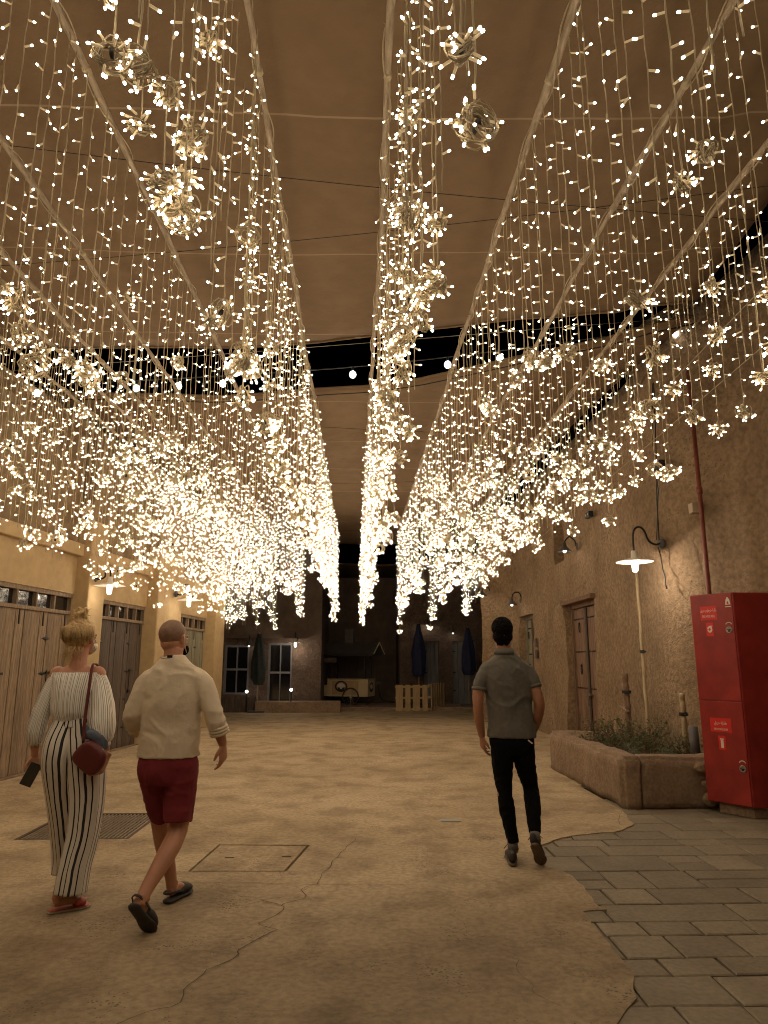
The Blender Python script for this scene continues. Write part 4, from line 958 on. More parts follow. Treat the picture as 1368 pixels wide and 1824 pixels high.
def logo(c, s, rot, nm):
    mb = MB(); n = 28
    for r0, r1, d, m_ in ((.155,.115,.002,0),):
        vs = []; fs = []
        for i in range(n):
            a = 2*math.pi*i/n; vs += [c+rot@Vector((r0*s*1.25*math.cos(a), r0*s*math.sin(a), d)), c+rot@Vector((r1*s*1.25*math.cos(a), r1*s*math.sin(a), d))]
        fs = [(2*i, (2*i+2) % (2*n), (2*i+3) % (2*n), 2*i+1) for i in range(n)]; mb.add(vs, fs)
    mb.add([c+rot@Vector((x*s,y*s,.002)) for x,y in ((-.11,-.035),(.11,-.035),(.09,-.10),(.03,-.125),(-.03,-.125),(-.09,-.10))], [(0,1,2,3,4,5)])
    lo = mb.build(nm, M['black'], t)
    mb = MB(); mb.add([c+rot@Vector((x*s,y*s,.0035)) for x,y in ((-.12,-.01),(-.10,.05),(-.04,.085),(.04,.085),(.10,.05),(.12,-.01),(.05,-.005),(.03,-.07),(-.03,-.07),(-.05,-.005))], [tuple(range(10))]); mb.build('logo_cap', M['whitepaint'], lo)
logo(cc+RZ@Vector((-.18,-.364,.58)), 1.15, FX, 'logo')
FX2 = RZ @ Matrix.Rotation(math.pi/2,3,'Z') @ Matrix.Rotation(math.pi/2,3,'X'); logo(cc+RZ@Vector((.742,0,.55)), 1.0, FX2, 'logo')
wh = cc+RZ@Vector((.18,-.44,.26)); mb = MB(); ring(mb, wh, .27, .022, FX, 28, .022); w0 = mb.build('wheel', M['rubber'], t, smooth=True)
mb = MB()
for i in range(12): a = i*math.pi/6; mb.tube([wh, wh+FX@Vector((.26*math.cos(a),.26*math.sin(a),0))], .004, 4)
mb.lathe(wh, [(.03,-.03),(.03,.03)], 10, rot=FX); mb.build('spokes', M['steel'], w0)
for x in (-.60,.62):
    for y in (-.3,.3): mb = MB(); cbox(mb,x-.02,x+.02,y-.02,y+.02,.83,1.62); mb.build('roof_post', M['black'], t)
for x in (-.6,.6): mb = MB(); cbox(mb,x-.02,x+.02,-.02,.02,0,.258); mb.build('leg', M['black'], t)
mb = MB(); rv = [(-1.0,-.55,1.62),(1.0,-.55,1.62),(1.0,0,2.0),(-1.0,0,2.0),(-1.0,.55,1.62),(1.0,.55,1.62)]
mb.add([cc+RZ@Vector(v) for v in rv]+[cc+RZ@Vector((v[0],v[1],v[2]-.04)) for v in rv], [(0,1,2,3),(3,2,5,4),(0,6,7,1),(4,5,11,10),(6,9,8,7),(9,10,11,8),(1,7,8,2),(2,8,11,5),(0,3,9,6),(3,4,10,9)]); rf = mb.build('roof', M['slate'], t)
mb = MB(); cbox(mb,-1.01,1.01,-.57,-.552,1.56,1.63); mb.build('fascia', M['iron'], rf)
mb = MB()
for q_ in ((-.56,1.62,0,2.0),(0,2.0,.56,1.62)): mb.tube([cc+RZ@Vector((1.02,q_[0],q_[1])), cc+RZ@Vector((1.02,q_[2],q_[3]))], .018, 6)
mb.build('gable_trim', M['whitepaint'], rf)
mb = MB(); cbox(mb,-.25,.05,.1,.3,1.85,2.45); mb.build('chimney', M['slate'], rf)
mb = MB(); cbox(mb,-.95,-.3,-.5,-.48,1.35,1.5); mb.build('hanging_board', M['wood_dark'], t)
def pallet(x0, y0, x1, y1, h, nb, label, wide):
    a, b = Vector((x0,y0,0)), Vector((x1,y1,0)); d = (b-a).normalized(); L = (b-a).length; nrm = Vector((-d.y,d.x,0)); rot = Matrix((d,nrm,Vector((0,0,1)))).transposed()
    t = thing('wooden_pallet', (a+b)/2+Vector((0,0,-.0)), label, 'pallet', 'upright pallets at the far end'); step = L/nb
    for i in range(nb):
        mb = MB(); w_ = step*wide*(1 if i % 2 == 0 else .72); mb.obox(a+d*(step*(i+.5))+Vector((0,0,h/2)), (w_/2,.012,h/2), rot); mb.build('board', M['pallet'], t)
    for z in (.06, h*.5, h-.06):
        mb = MB(); mb.obox(a+d*(L/2)+nrm*.062+Vector((0,0,z)), (L/2,.045,.03), rot); mb.build('rail', M['pallet'], t)
pallet(1.02,22.3,2.06,22.3,.78,4,'upright wooden pallet of wide boards standing left of the folded parasol',.84)
pallet(2.12,22.35,2.66,23.3,.82,6,'narrow slatted pallet standing at angle behind the wide one',.75)
def parasol(x, y, z0, z1, zb, label, m):
    t = thing('folded_parasol', (x,y,zb), label, 'parasol', 'folded parasols'); mb = MB(); mb.tube([(x,y,zb+.02),(x,y,z1+.04)], .022, 8); mb.build('pole', M['wood'], t)
    mb = MB(); n = 26; vs = []; K = 22
    for i in range(n+1):
        u = i/n; z = z0+(z1-z0)*u; r_ = .05+.17*math.sin(min(1,(1-u)*1.25)*math.pi*.62)*(1-u*.25); r_ *= 1-.35*max(0,.12-u)/.12
        for k in range(K):
            a = 2*math.pi*k/K; q = 1+.22*math.sin(a*6+u*3+x)+.10*noise.noise(Vector((a,u*5,x))); vs.append((x+r_*q*math.cos(a), y+r_*q*math.sin(a), z))
    fs = [(i*K+k, i*K+(k+1) % K, (i+1)*K+(k+1) % K, (i+1)*K+k) for i in range(n) for k in range(K)]+[tuple(range(K))[::-1], tuple(n*K+k for k in range(K))]
    mb.add(vs, fs); mb.build('canopy', m, t, smooth=True)
    mb = MB(); mb.tube([(x,y,z0+(z1-z0)*.52),(x,y,z0+(z1-z0)*.55)], .20, 12); mb.build('strap', m, t)
    mb = MB(); mb.box(x-.25,x+.25,y-.25,y+.25,zb,zb+.06); mb.build('base', M['slate'], t, bevel=.01)
parasol(1.86,23.7,1.0,2.70,.10,'folded navy parasol behind the pallets',M['navy']); parasol(3.42,23.2,1.05,2.55,.10,'folded navy parasol seen beside the lone man',M['navy']); parasol(-3.1,21.9,.80,2.30,0,'folded black parasol between the two far glazed doors',M['blackumb'])
mb = MB(); mb.tube([(.55,24.9,.75),(.60,24.8,.40),(.68,24.6,.22),(1.05,24.4,.15)], .015, 6); mb.box(.50,.62,24.85,24.95,.72,.82); tag(mb.build('power_lead', M['black']), 'black power lead curling from the cart to the pallets', 'cable')
# small flat things lying on the floor
for k,(x,y,l) in enumerate(((2.55,12.9,'small pale scrap of paper on ground beyond the lone man'),(2.05,11.6,'white scrap on ground beside the lone man hand height'))):
    mb = MB(); mb.add([(x,y,.004),(x+.16,y+.02,.006),(x+.14,y+.07,.02),(x+.01,y+.05,.006)],[(0,1,2,3)]); o = mb.build('paper_scrap', M['whitepaint']); o.modifiers.new('s','SOLIDIFY').thickness = .002; tag(o, l, 'litter', 'litter on the ground')
# ------------------------------------------------------------------ people
V = Vector
def rotm(yaw=0, pitch=0, roll=0): return Matrix.Rotation(yaw,3,'Z') @ Matrix.Rotation(pitch,3,'X') @ Matrix.Rotation(roll,3,'Y')
def head(mb, c, rot, s=1.0, jaw=1.0):
    c = V(c)
    def E(p, r): mb.ell(c+rot@(V(p)*s), V(r)*s, rot, seg=20, rings=14)
    E((0,-.018,.028), (.075,.094,.088)); E((0,.030,-.030), (.064*jaw,.062,.078)); E((0,.050,-.085), (.040*jaw,.036,.030)); E((0,-.02,-.03), (.066,.075,.06))
    for sx in (-1,1):
        E((sx*.076,-.006,-.012), (.010,.019,.031)); E((sx*.080,-.012,.004), (.008,.014,.016)); E((sx*.032,.072,-.035), (.022,.018,.020)); E((sx*.030,.082,.018), (.022,.012,.008))
    mb.tube([c+rot@(V((0,.086,.012))*s), c+rot@(V((0,.100,-.012))*s), c+rot@(V((0,.110,-.034))*s)], [.008*s,.010*s,.014*s], 10)
    E((0,.088,-.064), (.022,.010,.006)); E((0,.086,-.074), (.020,.010,.006)); E((0,.078,-.100), (.020,.016,.016))
def face_parts(c, rot, s, body):
    c = V(c)
    for sx in (-1,1):
        m = MB(); m.ell(c+rot@(V((sx*.030,.0855,.002))*s), V((.012,.007,.0075))*s, rot); o = m.build('eye', M['whitepaint'], body, smooth=True)
        m = MB(); m.ell(c+rot@(V((sx*.030,.0905,.002))*s), V((.0055,.003,.0055))*s, rot); m.build('iris', M['black'], body, smooth=True)
def neck(mb, a, b, r): mb.tube([V(a), V(a).lerp(V(b),.5), V(b)], [r*1.15, r, r*1.0], 14)
def hand(mb, wrist, d, nrm, side, curl=.35, s=1.0, spread=.06, thumb=.6):
    w_ = V(wrist); d = V(d).normalized(); nrm = V(nrm); nrm = (nrm-d*nrm.dot(d)).normalized(); lat = d.cross(nrm).normalized()*side
    mb.tube([w_-d*.03*s, w_, w_+d*.03*s, w_+d*.07*s, w_+d*.095*s], [(.026*s,.019*s),(.025*s,.018*s),(.035*s,.017*s),(.041*s,.0145*s),(.038*s,.011*s)], 14, ref=lat)
    L = [.072,.080,.074,.058]
    for i in range(4):
        p = w_+d*((.090-.004*abs(i-1.2))*s)+lat*((.0315-i*.021)*s); a = 0; r_ = .0085*s; pts = [p-d*.012*s]; dd0 = (d+lat*spread*(1.2-i)).normalized(); cu = curl*(1+.22*(i-1))
        for seg in (.46,.30,.24):
            a += cu*(1.1 if seg > .4 else 1.0); dd = dd0*math.cos(a)+nrm*math.sin(a); pts.append(p); p = p+dd*(L[i]*seg*s)
        pts.append(p); mb.tube(pts, [r_*1.05,r_*1.05,r_,r_*.93,r_*.75], 8); mb.ell(p, (r_*.78,)*3, seg=8, rings=6)
    p = w_+d*.022*s+lat*.026*s; t1 = (d*.75+lat*thumb+nrm*.35).normalized(); t2 = (d*.9+lat*thumb*.35+nrm*.4).normalized()
    mb.tube([p-t1*.01, p+t1*.03*s, p+t1*.042*s, p+t1*.042*s+t2*.032*s], [.014*s,.0125*s,.011*s,.008*s], 10); mb.ell(p+t1*.042*s+t2*.032*s, (.0082*s,)*3, seg=8, rings=6)
def foot_axes(heel, toe, up):
    a = (V(toe)-V(heel)); L = a.length; a.normalize(); s_ = a.cross(V(up)).normalized(); return a, s_, s_.cross(a).normalized(), L
def bare_foot(mb, ankle, heel, toe, up):
    a, s_, u, L = foot_axes(heel, toe, up); h = V(heel)
    mb.tube([h+a*.02+u*.035, h+a*.05+u*.045, h+a*L*.45+u*.045, h+a*L*.68+u*.032, h+a*L*.90+u*.024], [(.022,.024),(.030,.034),(.033,.032),(.041,.022),(.036,.014)], 14, ref=s_)
    for i, (o, l) in enumerate(((.026,.99),(.010,.97),(-.004,.94),(-.017,.91),(-.028,.87))):
        mb.tube([h+a*L*.78+s_*o*-1+u*.022, h+a*L*l+s_*o*-1+u*.018], [.010 if i == 0 else .0075,.009 if i == 0 else .0065], 8)
    mb.tube([V(ankle)+(V(ankle)-h)*.4, V(ankle), h+a*.055+u*.04], [.036,.034,.036], 12)
def sole_shape(mb, heel, toe, up, th=.012, wmul=1.0, lift=0, mat_=0, grow=.006):
    a, s_, u, L = foot_axes(heel, toe, up); h = V(heel)-a*grow; L += grow*2; P = []; Rr = []
    for t_, w_, o in ((0,.012,0),(.04,.026,0),(.12,.033,0),(.3,.034,.001),(.5,.036,.003),(.72,.046,.003),(.86,.042,0),(.95,.030,-.002),(1,.010,-.003)):
        P.append(h+a*(L*t_)+s_*o+u*(th+lift)); Rr.append((w_*wmul, th*(.55 if t_ in (0,1) else 1)))
    mb.tube(P, Rr, 20, mat_, ref=s_)
def sneaker(name, heel, toe, up, parent):
    a, s_, u, L = foot_axes(heel, toe, up); h = V(heel); mb = MB(); P = []; Rr = []
    for t_, w_, hh in ((-.01,.018,.05),(.05,.030,.085),(.18,.034,.10),(.33,.035,.10),(.5,.036,.082),(.7,.042,.062),(.86,.038,.048),(.97,.024,.035),(1.01,.008,.02)):
        P.append(h+a*(L*t_)+u*(.016+hh/2)); Rr.append((w_, hh/2))
    mb.tube(P, Rr, 20, ref=s_); o = mb.build(name, M['blackcloth2'], parent, smooth=True)
    m2 = MB(); sole_shape(m2, h-u*.0, V(toe), up, .013, 1.04); m2.build('sole', M['solegrey'], o, smooth=True)
    m3 = MB()
    for k in range(5):
        c = h+a*(L*(.40+.07*k))+u*(.112-.011*k); m3.tube([c-s_*.022, c+u*.004, c+s_*.022], .0028, 5)
    m3.tube([h+a*(L*.38)+u*.115, h+a*(L*.34)+s_*.03+u*.13, h+a*(L*.33)+s_*.055+u*.10], .0026, 5); m3.tube([h+a*(L*.38)+u*.115, h+a*(L*.34)-s_*.03+u*.13, h+a*(L*.33)-s_*.055+u*.10], .0026, 5)
    m3.build('lace', M['whitepaint'] if False else M['black'], o, smooth=True)
    m4 = MB(); m4.tube([h+a*.0+u*.06-a*.0045, h+u*.105-a*.002], [(.012,.003)]*2, 8, ref=s_)
    for sg in (-1,1): m4.tube([h+a*(L*.2)+s_*sg*.0345+u*.03, h+a*(L*.36)+s_*sg*.036+u*.055, h+a*(L*.44)+s_*sg*.0355+u*.045], .004, 6)
    m4.build('trim', M['sock'], o, smooth=True)
M['blackcloth2'] = mat('shoe_fabric', (.022,.017,.018), .7, (.035,.028,.028), 20, 4, .3, 60)
M['solegrey'] = mat('sole_grey', (.10,.075,.05), .7, (.14,.105,.07), 20, 4, .2, 60)
M['rib'] = mat('ribbing', (.44,.39,.30), .9, bump=.2, bscale=90)
def person(loc, label, group=None): return thing('person', loc, label, 'person', group)
def ripple(amp, f, seed):
    return lambda i, a: 1+amp*math.sin(a*f+seed+1.5*noise.noise(V((i*.25,seed,a*.3))))*(.6+.6*noise.noise(V((math.cos(a)*2,math.sin(a)*2,i*.22+seed))))+amp*1.2*noise.noise(V((math.cos(a)*3,math.sin(a)*3,i*.35+seed)))
def dense(pts, rad, k):
    """Catmull-Rom through the points, k steps per span"""
    P, Rr = [], []; n = len(pts); rad = [(r, r) if not isinstance(r, (list, tuple)) else r for r in rad]
    def cr(a, b, c, d, u): return .5*((2*b)+(c-a)*u+(2*a-5*b+4*c-d)*u*u+(3*b-a-3*c+d)*u**3)
    for i in range(n-1):
        i0, i3 = max(i-1,0), min(i+2,n-1)
        for j in range(k):
            u = j/k; P.append(cr(V(pts[i0]),V(pts[i]),V(pts[i+1]),V(pts[i3]),u)); Rr.append(tuple(cr(rad[i0][q],rad[i][q],rad[i+1][q],rad[i3][q],u) for q in (0,1)))
    P.append(V(pts[-1])); Rr.append(rad[-1]); return P, Rr
X1 = (1,0,0)
# ---- bald man, beige top, dark red shorts, walking ahead on the left
def man_left():
    t = person((-1.18,4.6,0), 'bald man walking in beige long sleeve top, dark red shorts and black clogs')
    hr = rotm(R(-24), R(-3)); hc = V((-1.197,4.635,1.60)); b = MB(); head(b, hc, hr, 1.0)
    neck(b, (-1.185,4.60,1.40), (-1.192,4.62,1.53), .060)
    b.tube([(-1.18,4.60,.82),(-1.18,4.6,.95),(-1.18,4.60,1.08),(-1.18,4.6,1.25),(-1.18,4.60,1.36),(-1.18,4.6,1.42)], [(.15,.10),(.155,.11),(.15,.10),(.165,.11),(.165,.085),(.09,.06)], 20, ref=X1)
    for pts, rr in (([(-1.335,4.60,1.345),(-1.375,4.575,1.24),(-1.402,4.58,1.13),(-1.410,4.70,1.05),(-1.385,4.845,1.01)], [.050,.045,.040,.038,.026]),
                    ([(-1.015,4.60,1.345),(-.945,4.57,1.24),(-.905,4.555,1.125),(-.875,4.575,1.04),(-.853,4.61,.955)], [.050,.045,.041,.038,.026])):
        P, q = dense(pts, rr, 4); b.tube(P, q, 12)
    hand(b, (-1.385,4.845,1.01), (.35,.85,-.15), (.6,-.2,-.75), -1, .5)
    hand(b, (-.853,4.61,.955), (.05,.12,-1), (-.9,.35,0), -1, .42)
    P, q = dense([(-1.255,4.60,.86),(-1.25,4.66,.66),(-1.235,4.725,.475),(-1.215,4.775,.33),(-1.185,4.83,.17),(-1.175,4.845,.09)], [.085,.072,.056,.055,.038,.034], 4); b.tube(P, q, 14)
    P, q = dense([(-1.10,4.60,.86),(-1.09,4.60,.66),(-1.093,4.585,.475),(-1.125,4.475,.36),(-1.175,4.345,.245),(-1.195,4.275,.185)], [.085,.072,.058,.056,.040,.034], 4); b.tube(P, q, 14)
    bare_foot(b, (-1.175,4.845,.09), (-1.185,4.80,.022), (-1.115,5.03,.022), (0,0,1))
    bare_foot(b, (-1.195,4.275,.185), (-1.222,4.205,.178), (-1.150,4.335,-.0), (.1,.82,.56))
    body = union('body', b, M['skin'], t, .0048, 3); face_parts(hc, hr, 1.0, body)
    h = MB(); h.ell(hc+hr@V((0,-.0215,.0275)), (.0764,.0950,.0890), hr, 30, 22); h.build('hair', M['stubble'], t, smooth=True)
    # mask hooked on the ears, black, and its pale ear loop
    m = MB(); m.ell(hc+hr@V((0,.062,-.066)), (.063,.056,.048), hr, 20, 12); m.build('face_mask', M['blackcloth'], t, smooth=True)
    for sx in (-1,1):
        m = MB(); m.tube([hc+hr@V((sx*.060,.060,-.085)), hc+hr@V((sx*.076,.02,-.055)), hc+hr@V((sx*.088,-.012,-.012)), hc+hr@V((sx*.084,-.010,.024)), hc+hr@V((sx*.074,.02,.012)), hc+hr@V((sx*.062,.062,-.035))], .0028, 6); m.build('mask_strap', M['beige'], t, smooth=True)
    s = MB(); P, q = dense([(-1.178,4.60,.885),(-1.178,4.60,.98),(-1.175,4.60,1.10),(-1.178,4.6,1.22),(-1.18,4.6,1.32),(-1.182,4.598,1.395),(-1.184,4.60,1.445),(-1.188,4.604,1.488)], [(.190,.135),(.186,.132),(.184,.125),(.190,.128),(.190,.118),(.166,.098),(.112,.080),(.068,.064)], 4); s.tube(P, q, 36, ref=X1)
    P, q = dense([(-1.25,4.60,1.375),(-1.325,4.60,1.345),(-1.368,4.59,1.25),(-1.402,4.58,1.14),(-1.412,4.63,1.085),(-1.412,4.70,1.055)], [.050,.068,.066,.062,.060,.056], 5); s.tube(P, q, 18)
    P, q = dense([(-1.11,4.60,1.375),(-1.02,4.60,1.345),(-.955,4.585,1.25),(-.908,4.56,1.14),(-.888,4.565,1.085),(-.878,4.575,1.05)], [.050,.068,.065,.060,.060,.057], 5); s.tube(P, q, 18)
    sh = union('shirt', s, M['beige'], t, .008, 5, disp=.009, dscale=.15, seed=11)
    for (p, d, r_) in (((-1.412,4.70,1.055),(.05,.75,-.3),.056),((-.878,4.575,1.05),(.12,.15,-.6),.057)):
        d = V(d).normalized(); c = MB()
        for k in range(3): c.tube([V(p)+d*(-.012+k*.018-.010), V(p)+d*(-.012+k*.018), V(p)+d*(-.012+k*.018+.010)], [r_*.96, r_*1.10, r_*.96], 18, qf=ripple(.05,5,k))
        c.build('rolled_cuff', M['beige'], sh, smooth=True)
    c = MB(); c.tube([(-1.187+.074*math.cos(a), 4.603+.066*math.sin(a), 1.484+.012*math.sin(a)) for a in [i*math.pi/12 for i in range(25)]], .0055, 8); c.build('collar', M['rib'], sh, smooth=True)
    c = MB(); c.obox((-1.190,4.532,1.486), (.016,.002,.008)); c.build('label_tag', M['black'], sh)
    s = MB(); P, q = dense([(-1.178,4.6,.955),(-1.178,4.6,.88),(-1.178,4.6,.80),(-1.178,4.605,.74)], [(.165,.118),(.178,.132),(.182,.136),(.165,.115)], 4); s.tube(P, q, 30, ref=X1)
    P, q = dense([(-1.262,4.605,.84),(-1.248,4.65,.70),(-1.225,4.695,.57),(-1.215,4.715,.535)], [(.098,.11),(.094,.10),(.084,.092),(.082,.09)], 5); s.tube(P, q, 26, ref=X1)
    P, q = dense([(-1.092,4.60,.84),(-1.095,4.60,.70),(-1.098,4.59,.57),(-1.100,4.585,.515)], [(.098,.112),(.096,.108),(.088,.100),(.086,.098)], 5); s.tube(P, q, 26, ref=X1)
    so = union('shorts', s, M['maroon'], t, .008, 4, disp=.010, dscale=.14, seed=8)
    for (hl, to, up) in (((-1.188,4.79,.0),(-1.11,5.045,.0),(0,0,1)), ((-1.224,4.196,.168),(-1.148,4.335,-.012),(.1,.82,.56))):
        a, s_, u, L = foot_axes(hl, to, up); c = MB(); sole_shape(c, hl, to, up, .014, 1.14); o = c.build('clog', M['rubber'], t, smooth=True)
        hh = V(hl); P = []; q = []
        for t_, w_, z in ((.42,.040,.045),(.5,.043,.060),(.62,.049,.066),(.75,.051,.058),(.88,.044,.045),(.97,.028,.032),(1.01,.01,.02)): P.append(hh+a*(L*t_)+u*(.018+z/2)); q.append((w_, z/2))
        c = MB(); c.tube(P, q, 20, ref=s_); c.build('upper', M['rubber'], o, smooth=True)
        c = MB(); c.tube([hh+a*(L*.46)+s_*.042+u*.05, hh+a*(L*.25)+s_*.040+u*.058, hh+a*.0+s_*.022+u*.062, hh-a*.012+u*.063, hh-s_*.022+u*.062, hh+a*(L*.25)-s_*.040+u*.058, hh+a*(L*.46)-s_*.042+u*.05], [(.008,.003)]*7, 8, ref=u); c.build('heel_strap', M['rubber'], o, smooth=True)
man_left()
# ---- blond woman, striped top and trousers
def woman():
    t = person((-1.82,4.75,0), 'blond woman from behind with hair bun, off shoulder striped top and wide striped trousers', None)
    hr = rotm(R(-20), R(4)); hc = V((-1.825,4.775,1.605)); b = MB(); head(b, hc, hr, .95, .92)
    P, q = dense([(-1.825,4.745,1.36),(-1.825,4.745,1.44),(-1.825,4.755,1.50),(-1.825,4.765,1.57)], [(.085,.065),(.056,.055),(.049,.052),(.050,.053)], 3); b.tube(P, q, 18, ref=X1)
    b.tube([(-1.82,4.75,.85),(-1.82,4.75,.98),(-1.825,4.75,1.10),(-1.83,4.75,1.25),(-1.828,4.75,1.36),(-1.826,4.748,1.405),(-1.825,4.745,1.43)], [(.15,.11),(.13,.10),(.11,.085),(.13,.095),(.150,.085),(.115,.062),(.07,.045)], 22, ref=X1)
    for pts, rr in (([(-1.955,4.75,1.375),(-2.00,4.74,1.27),(-2.038,4.73,1.14),(-2.065,4.75,1.03),(-2.064,4.785,.875)], [.046,.042,.036,.036,.023]),
                    ([(-1.700,4.75,1.375),(-1.660,4.73,1.27),(-1.630,4.705,1.15),(-1.600,4.67,1.02),(-1.572,4.630,.880)], [.046,.042,.036,.034,.023])):
        P, q = dense(pts, rr, 4); b.tube(P, q, 12)
    b.ell((-1.955,4.75,1.375), (.050,.050,.052)); b.ell((-1.700,4.75,1.375), (.050,.050,.052))
    hand(b, (-2.064,4.785,.875), (.0,-.05,-1), (.5,-.75,0), 1, .62, .93)
    hand(b, (-1.562,4.630,.880), (-.30,-.42,-.95), (-.8,.45,.35), -1, .50, .93)
    P, q = dense([(-1.885,4.76,.86),(-1.868,4.83,.5),(-1.865,4.96,.22),(-1.90,5.05,.09)], [.08,.06,.034,.032], 4); b.tube(P, q, 12)
    P, q = dense([(-1.735,4.75,.86),(-1.708,4.74,.5),(-1.740,4.70,.24),(-1.80,4.665,.09)], [.08,.06,.034,.031], 4); b.tube(P, q, 12)
    bare_foot(b, (-1.90,5.05,.085), (-1.905,5.01,.018), (-1.895,5.235,.018), (0,0,1)); bare_foot(b, (-1.80,4.665,.085), (-1.832,4.640,.018), (-1.655,4.770,.018), (0,0,1))
    body = union('body', b, M['skin_w'], t, .0048, 3); face_parts(hc, hr, .95, body)
    h = MB(); h.ell(hc+hr@V((0,-.030,.036)), (.097,.098,.090), hr, 24, 16); h.ell(hc+hr@V((0,-.060,-.012)), (.082,.056,.044), hr, 20, 12); h.ell(hc+hr@V((.0,.01,.06)), (.072,.070,.055), hr, 20, 12)
    tb = hc+V((-.012,-.045,.132)); h.ell(tb-V((0,0,.022)), (.046,.042,.030))
    for k in range(7):
        a0 = k*.9; h.tube([tb+V((.036*math.cos(a0+i*.62), .034*math.sin(a0+i*.62), -.022+.016*k*.7+.010*math.sin(i+k))) for i in range(7)], [.011,.013,.014,.014,.013,.012,.008], 10)
    h.ell(tb+V((0,0,.010)), (.044,.040,.034)); h.tube([tb+V((-.03,0,.0)), tb+V((-.032,-.01,.035)), tb+V((-.005,-.012,.058)), tb+V((.024,-.01,.038)), tb+V((.03,0,.0))], [.013,.014,.014,.013,.012], 10)
    ho = union('hair', h, M['blond'], t, .005, 2, disp=.012, dscale=.035, seed=5)
    rnd = random.Random(4); m = MB()
    for k in range(230):
        a = rnd.uniform(math.pi*1.02, math.pi*1.98); r0 = V((.092*math.cos(a), -.030+.092*math.sin(a)*.95, -.03+rnd.random()*.05)); p0 = hc+hr@r0
        top = tb+V((.040*math.cos(a), .036*math.sin(a), -.034)); mid = p0.lerp(top,.5)+(hr@V((math.cos(a)*.050, math.sin(a)*.044, .012)))
        m.tube([p0, p0.lerp(mid,.5)+(hr@V((math.cos(a),math.sin(a),0)))*.013, mid, top], [.0016,.0022,.0022,.0016], 4)
    for k in range(60):
        a = rnd.uniform(0, 6.28); e = rnd.uniform(-.6, 1.3); d = V((math.cos(a)*math.cos(e), math.sin(a)*math.cos(e), math.sin(e))); p0 = tb+d*.030; m.tube([p0, p0+d*.018+V((rnd.gauss(0,.008),rnd.gauss(0,.008),.004)), p0+d*rnd.uniform(.02,.045)+V((rnd.gauss(0,.015),rnd.gauss(0,.015),rnd.gauss(0,.012)))], [.0014,.0012,.0007], 4)
    for k in range(46):
        a = rnd.uniform(math.pi*1.12, math.pi*1.90); p0 = hc+hr@V((.062*math.cos(a), -.05+.05*math.sin(a), -.045)); m.tube([p0, p0+V((rnd.gauss(0,.010),-.012,-.03)), p0+V((rnd.gauss(-.006,.018),-.014+rnd.gauss(0,.006),-rnd.uniform(.05,.10)))], [.0016,.0014,.0007], 4)
    m.build('loose_strands', M['blond'], ho, smooth=True)
    m = MB(); m.ell(hc+hr@V((0,.060,-.060)), (.058,.052,.044), hr, 20, 12); m.build('face_mask', M['whitepaint'], t, smooth=True)
    m = MB(); m.tube([hc+hr@V((.055,.062,-.080)), hc+hr@V((.073,.02,-.05)), hc+hr@V((.085,-.012,-.012)), hc+hr@V((.080,-.008,.022)), hc+hr@V((.058,.060,-.030))], .0024, 6); m.build('mask_strap', M['whitepaint'], t, smooth=True)
    # off-shoulder blouse
    P, q = dense([(-1.825,4.75,1.085),(-1.828,4.75,1.10),(-1.830,4.75,1.16),(-1.830,4.75,1.26),(-1.828,4.75,1.34),(-1.828,4.75,1.378),(-1.828,4.75,1.388)], [(.112,.085),(.122,.100),(.142,.124),(.150,.128),(.162,.112),(.166,.094),(.162,.088)], 6)
    s = MB(); s.tube(P, q, 110, ref=X1, uscale=1.7, qf=ripple(.022,26,1)); bl = s.build('blouse', M['blouse'], t, smooth=True)
    for sd, pts, rr in ((0, [(-1.935,4.75,1.365),(-1.962,4.745,1.33),(-1.998,4.735,1.24),(-2.030,4.73,1.13),(-2.055,4.745,1.03),(-2.066,4.77,.965),(-2.064,4.776,.945)], [.050,.052,.052,.054,.060,.050,.036]),
                        (1, [(-1.720,4.75,1.365),(-1.692,4.745,1.33),(-1.665,4.725,1.25),(-1.640,4.70,1.15),(-1.622,4.675,1.06),(-1.600,4.655,.985),(-1.592,4.650,.960)], [.052,.058,.070,.080,.082,.060,.037])):
        P, q = dense(pts, rr, 7); s = MB(); s.tube(P, q, 84, uscale=.86, ref=X1, qf=ripple(.035,15,sd*3+2)); s.build('sleeve', M['blouse'], bl, smooth=True)
        c = MB(); c.tube([V(pts[-1])+V((0,0,.012)), V(pts[-1]), V(pts[-1])-V((0,0,.012))], [.035,.037,.035], 40, uscale=.4, qf=ripple(.04,16,sd)); c.build('cuff', M['blouse'], bl, smooth=True)
    # wide trousers, one loft to a leg, joined in one mesh
    s = MB()
    for k, (pts, rr) in enumerate((([(-1.852,4.755,1.105),(-1.858,4.755,1.06),(-1.868,4.752,1.0),(-1.876,4.745,.92),(-1.880,4.75,.82),(-1.874,4.80,.62),(-1.860,4.86,.42),(-1.852,4.92,.26),(-1.850,4.94,.175)], [(.090,.094),(.098,.106),(.108,.124),(.116,.142),(.112,.132),(.094,.104),(.088,.098),(.092,.11),(.096,.12)]),
        ([(-1.784,4.755,1.105),(-1.774,4.755,1.06),(-1.760,4.752,1.0),(-1.738,4.745,.92),(-1.726,4.748,.82),(-1.706,4.745,.62),(-1.706,4.73,.42),(-1.728,4.70,.24),(-1.738,4.69,.105)], [(.088,.094),(.094,.106),(.106,.124),(.118,.142),(.114,.132),(.102,.110),(.092,.10),(.090,.105),(.092,.112)]))):
        P, q = dense(pts, rr, 7); N_ = len(P)
        def qf(i, a, k=k, N_=N_):
            f = min(1, max(0, (i/N_-.25)/.5)); return 1+(.006+.052*f)*math.sin(a*7+k*2+i*.05+1.3*noise.noise(V((i*.06,k,0))))+.03*f*noise.noise(V((math.cos(a)*3,math.sin(a)*3,i*.1+k*5)))
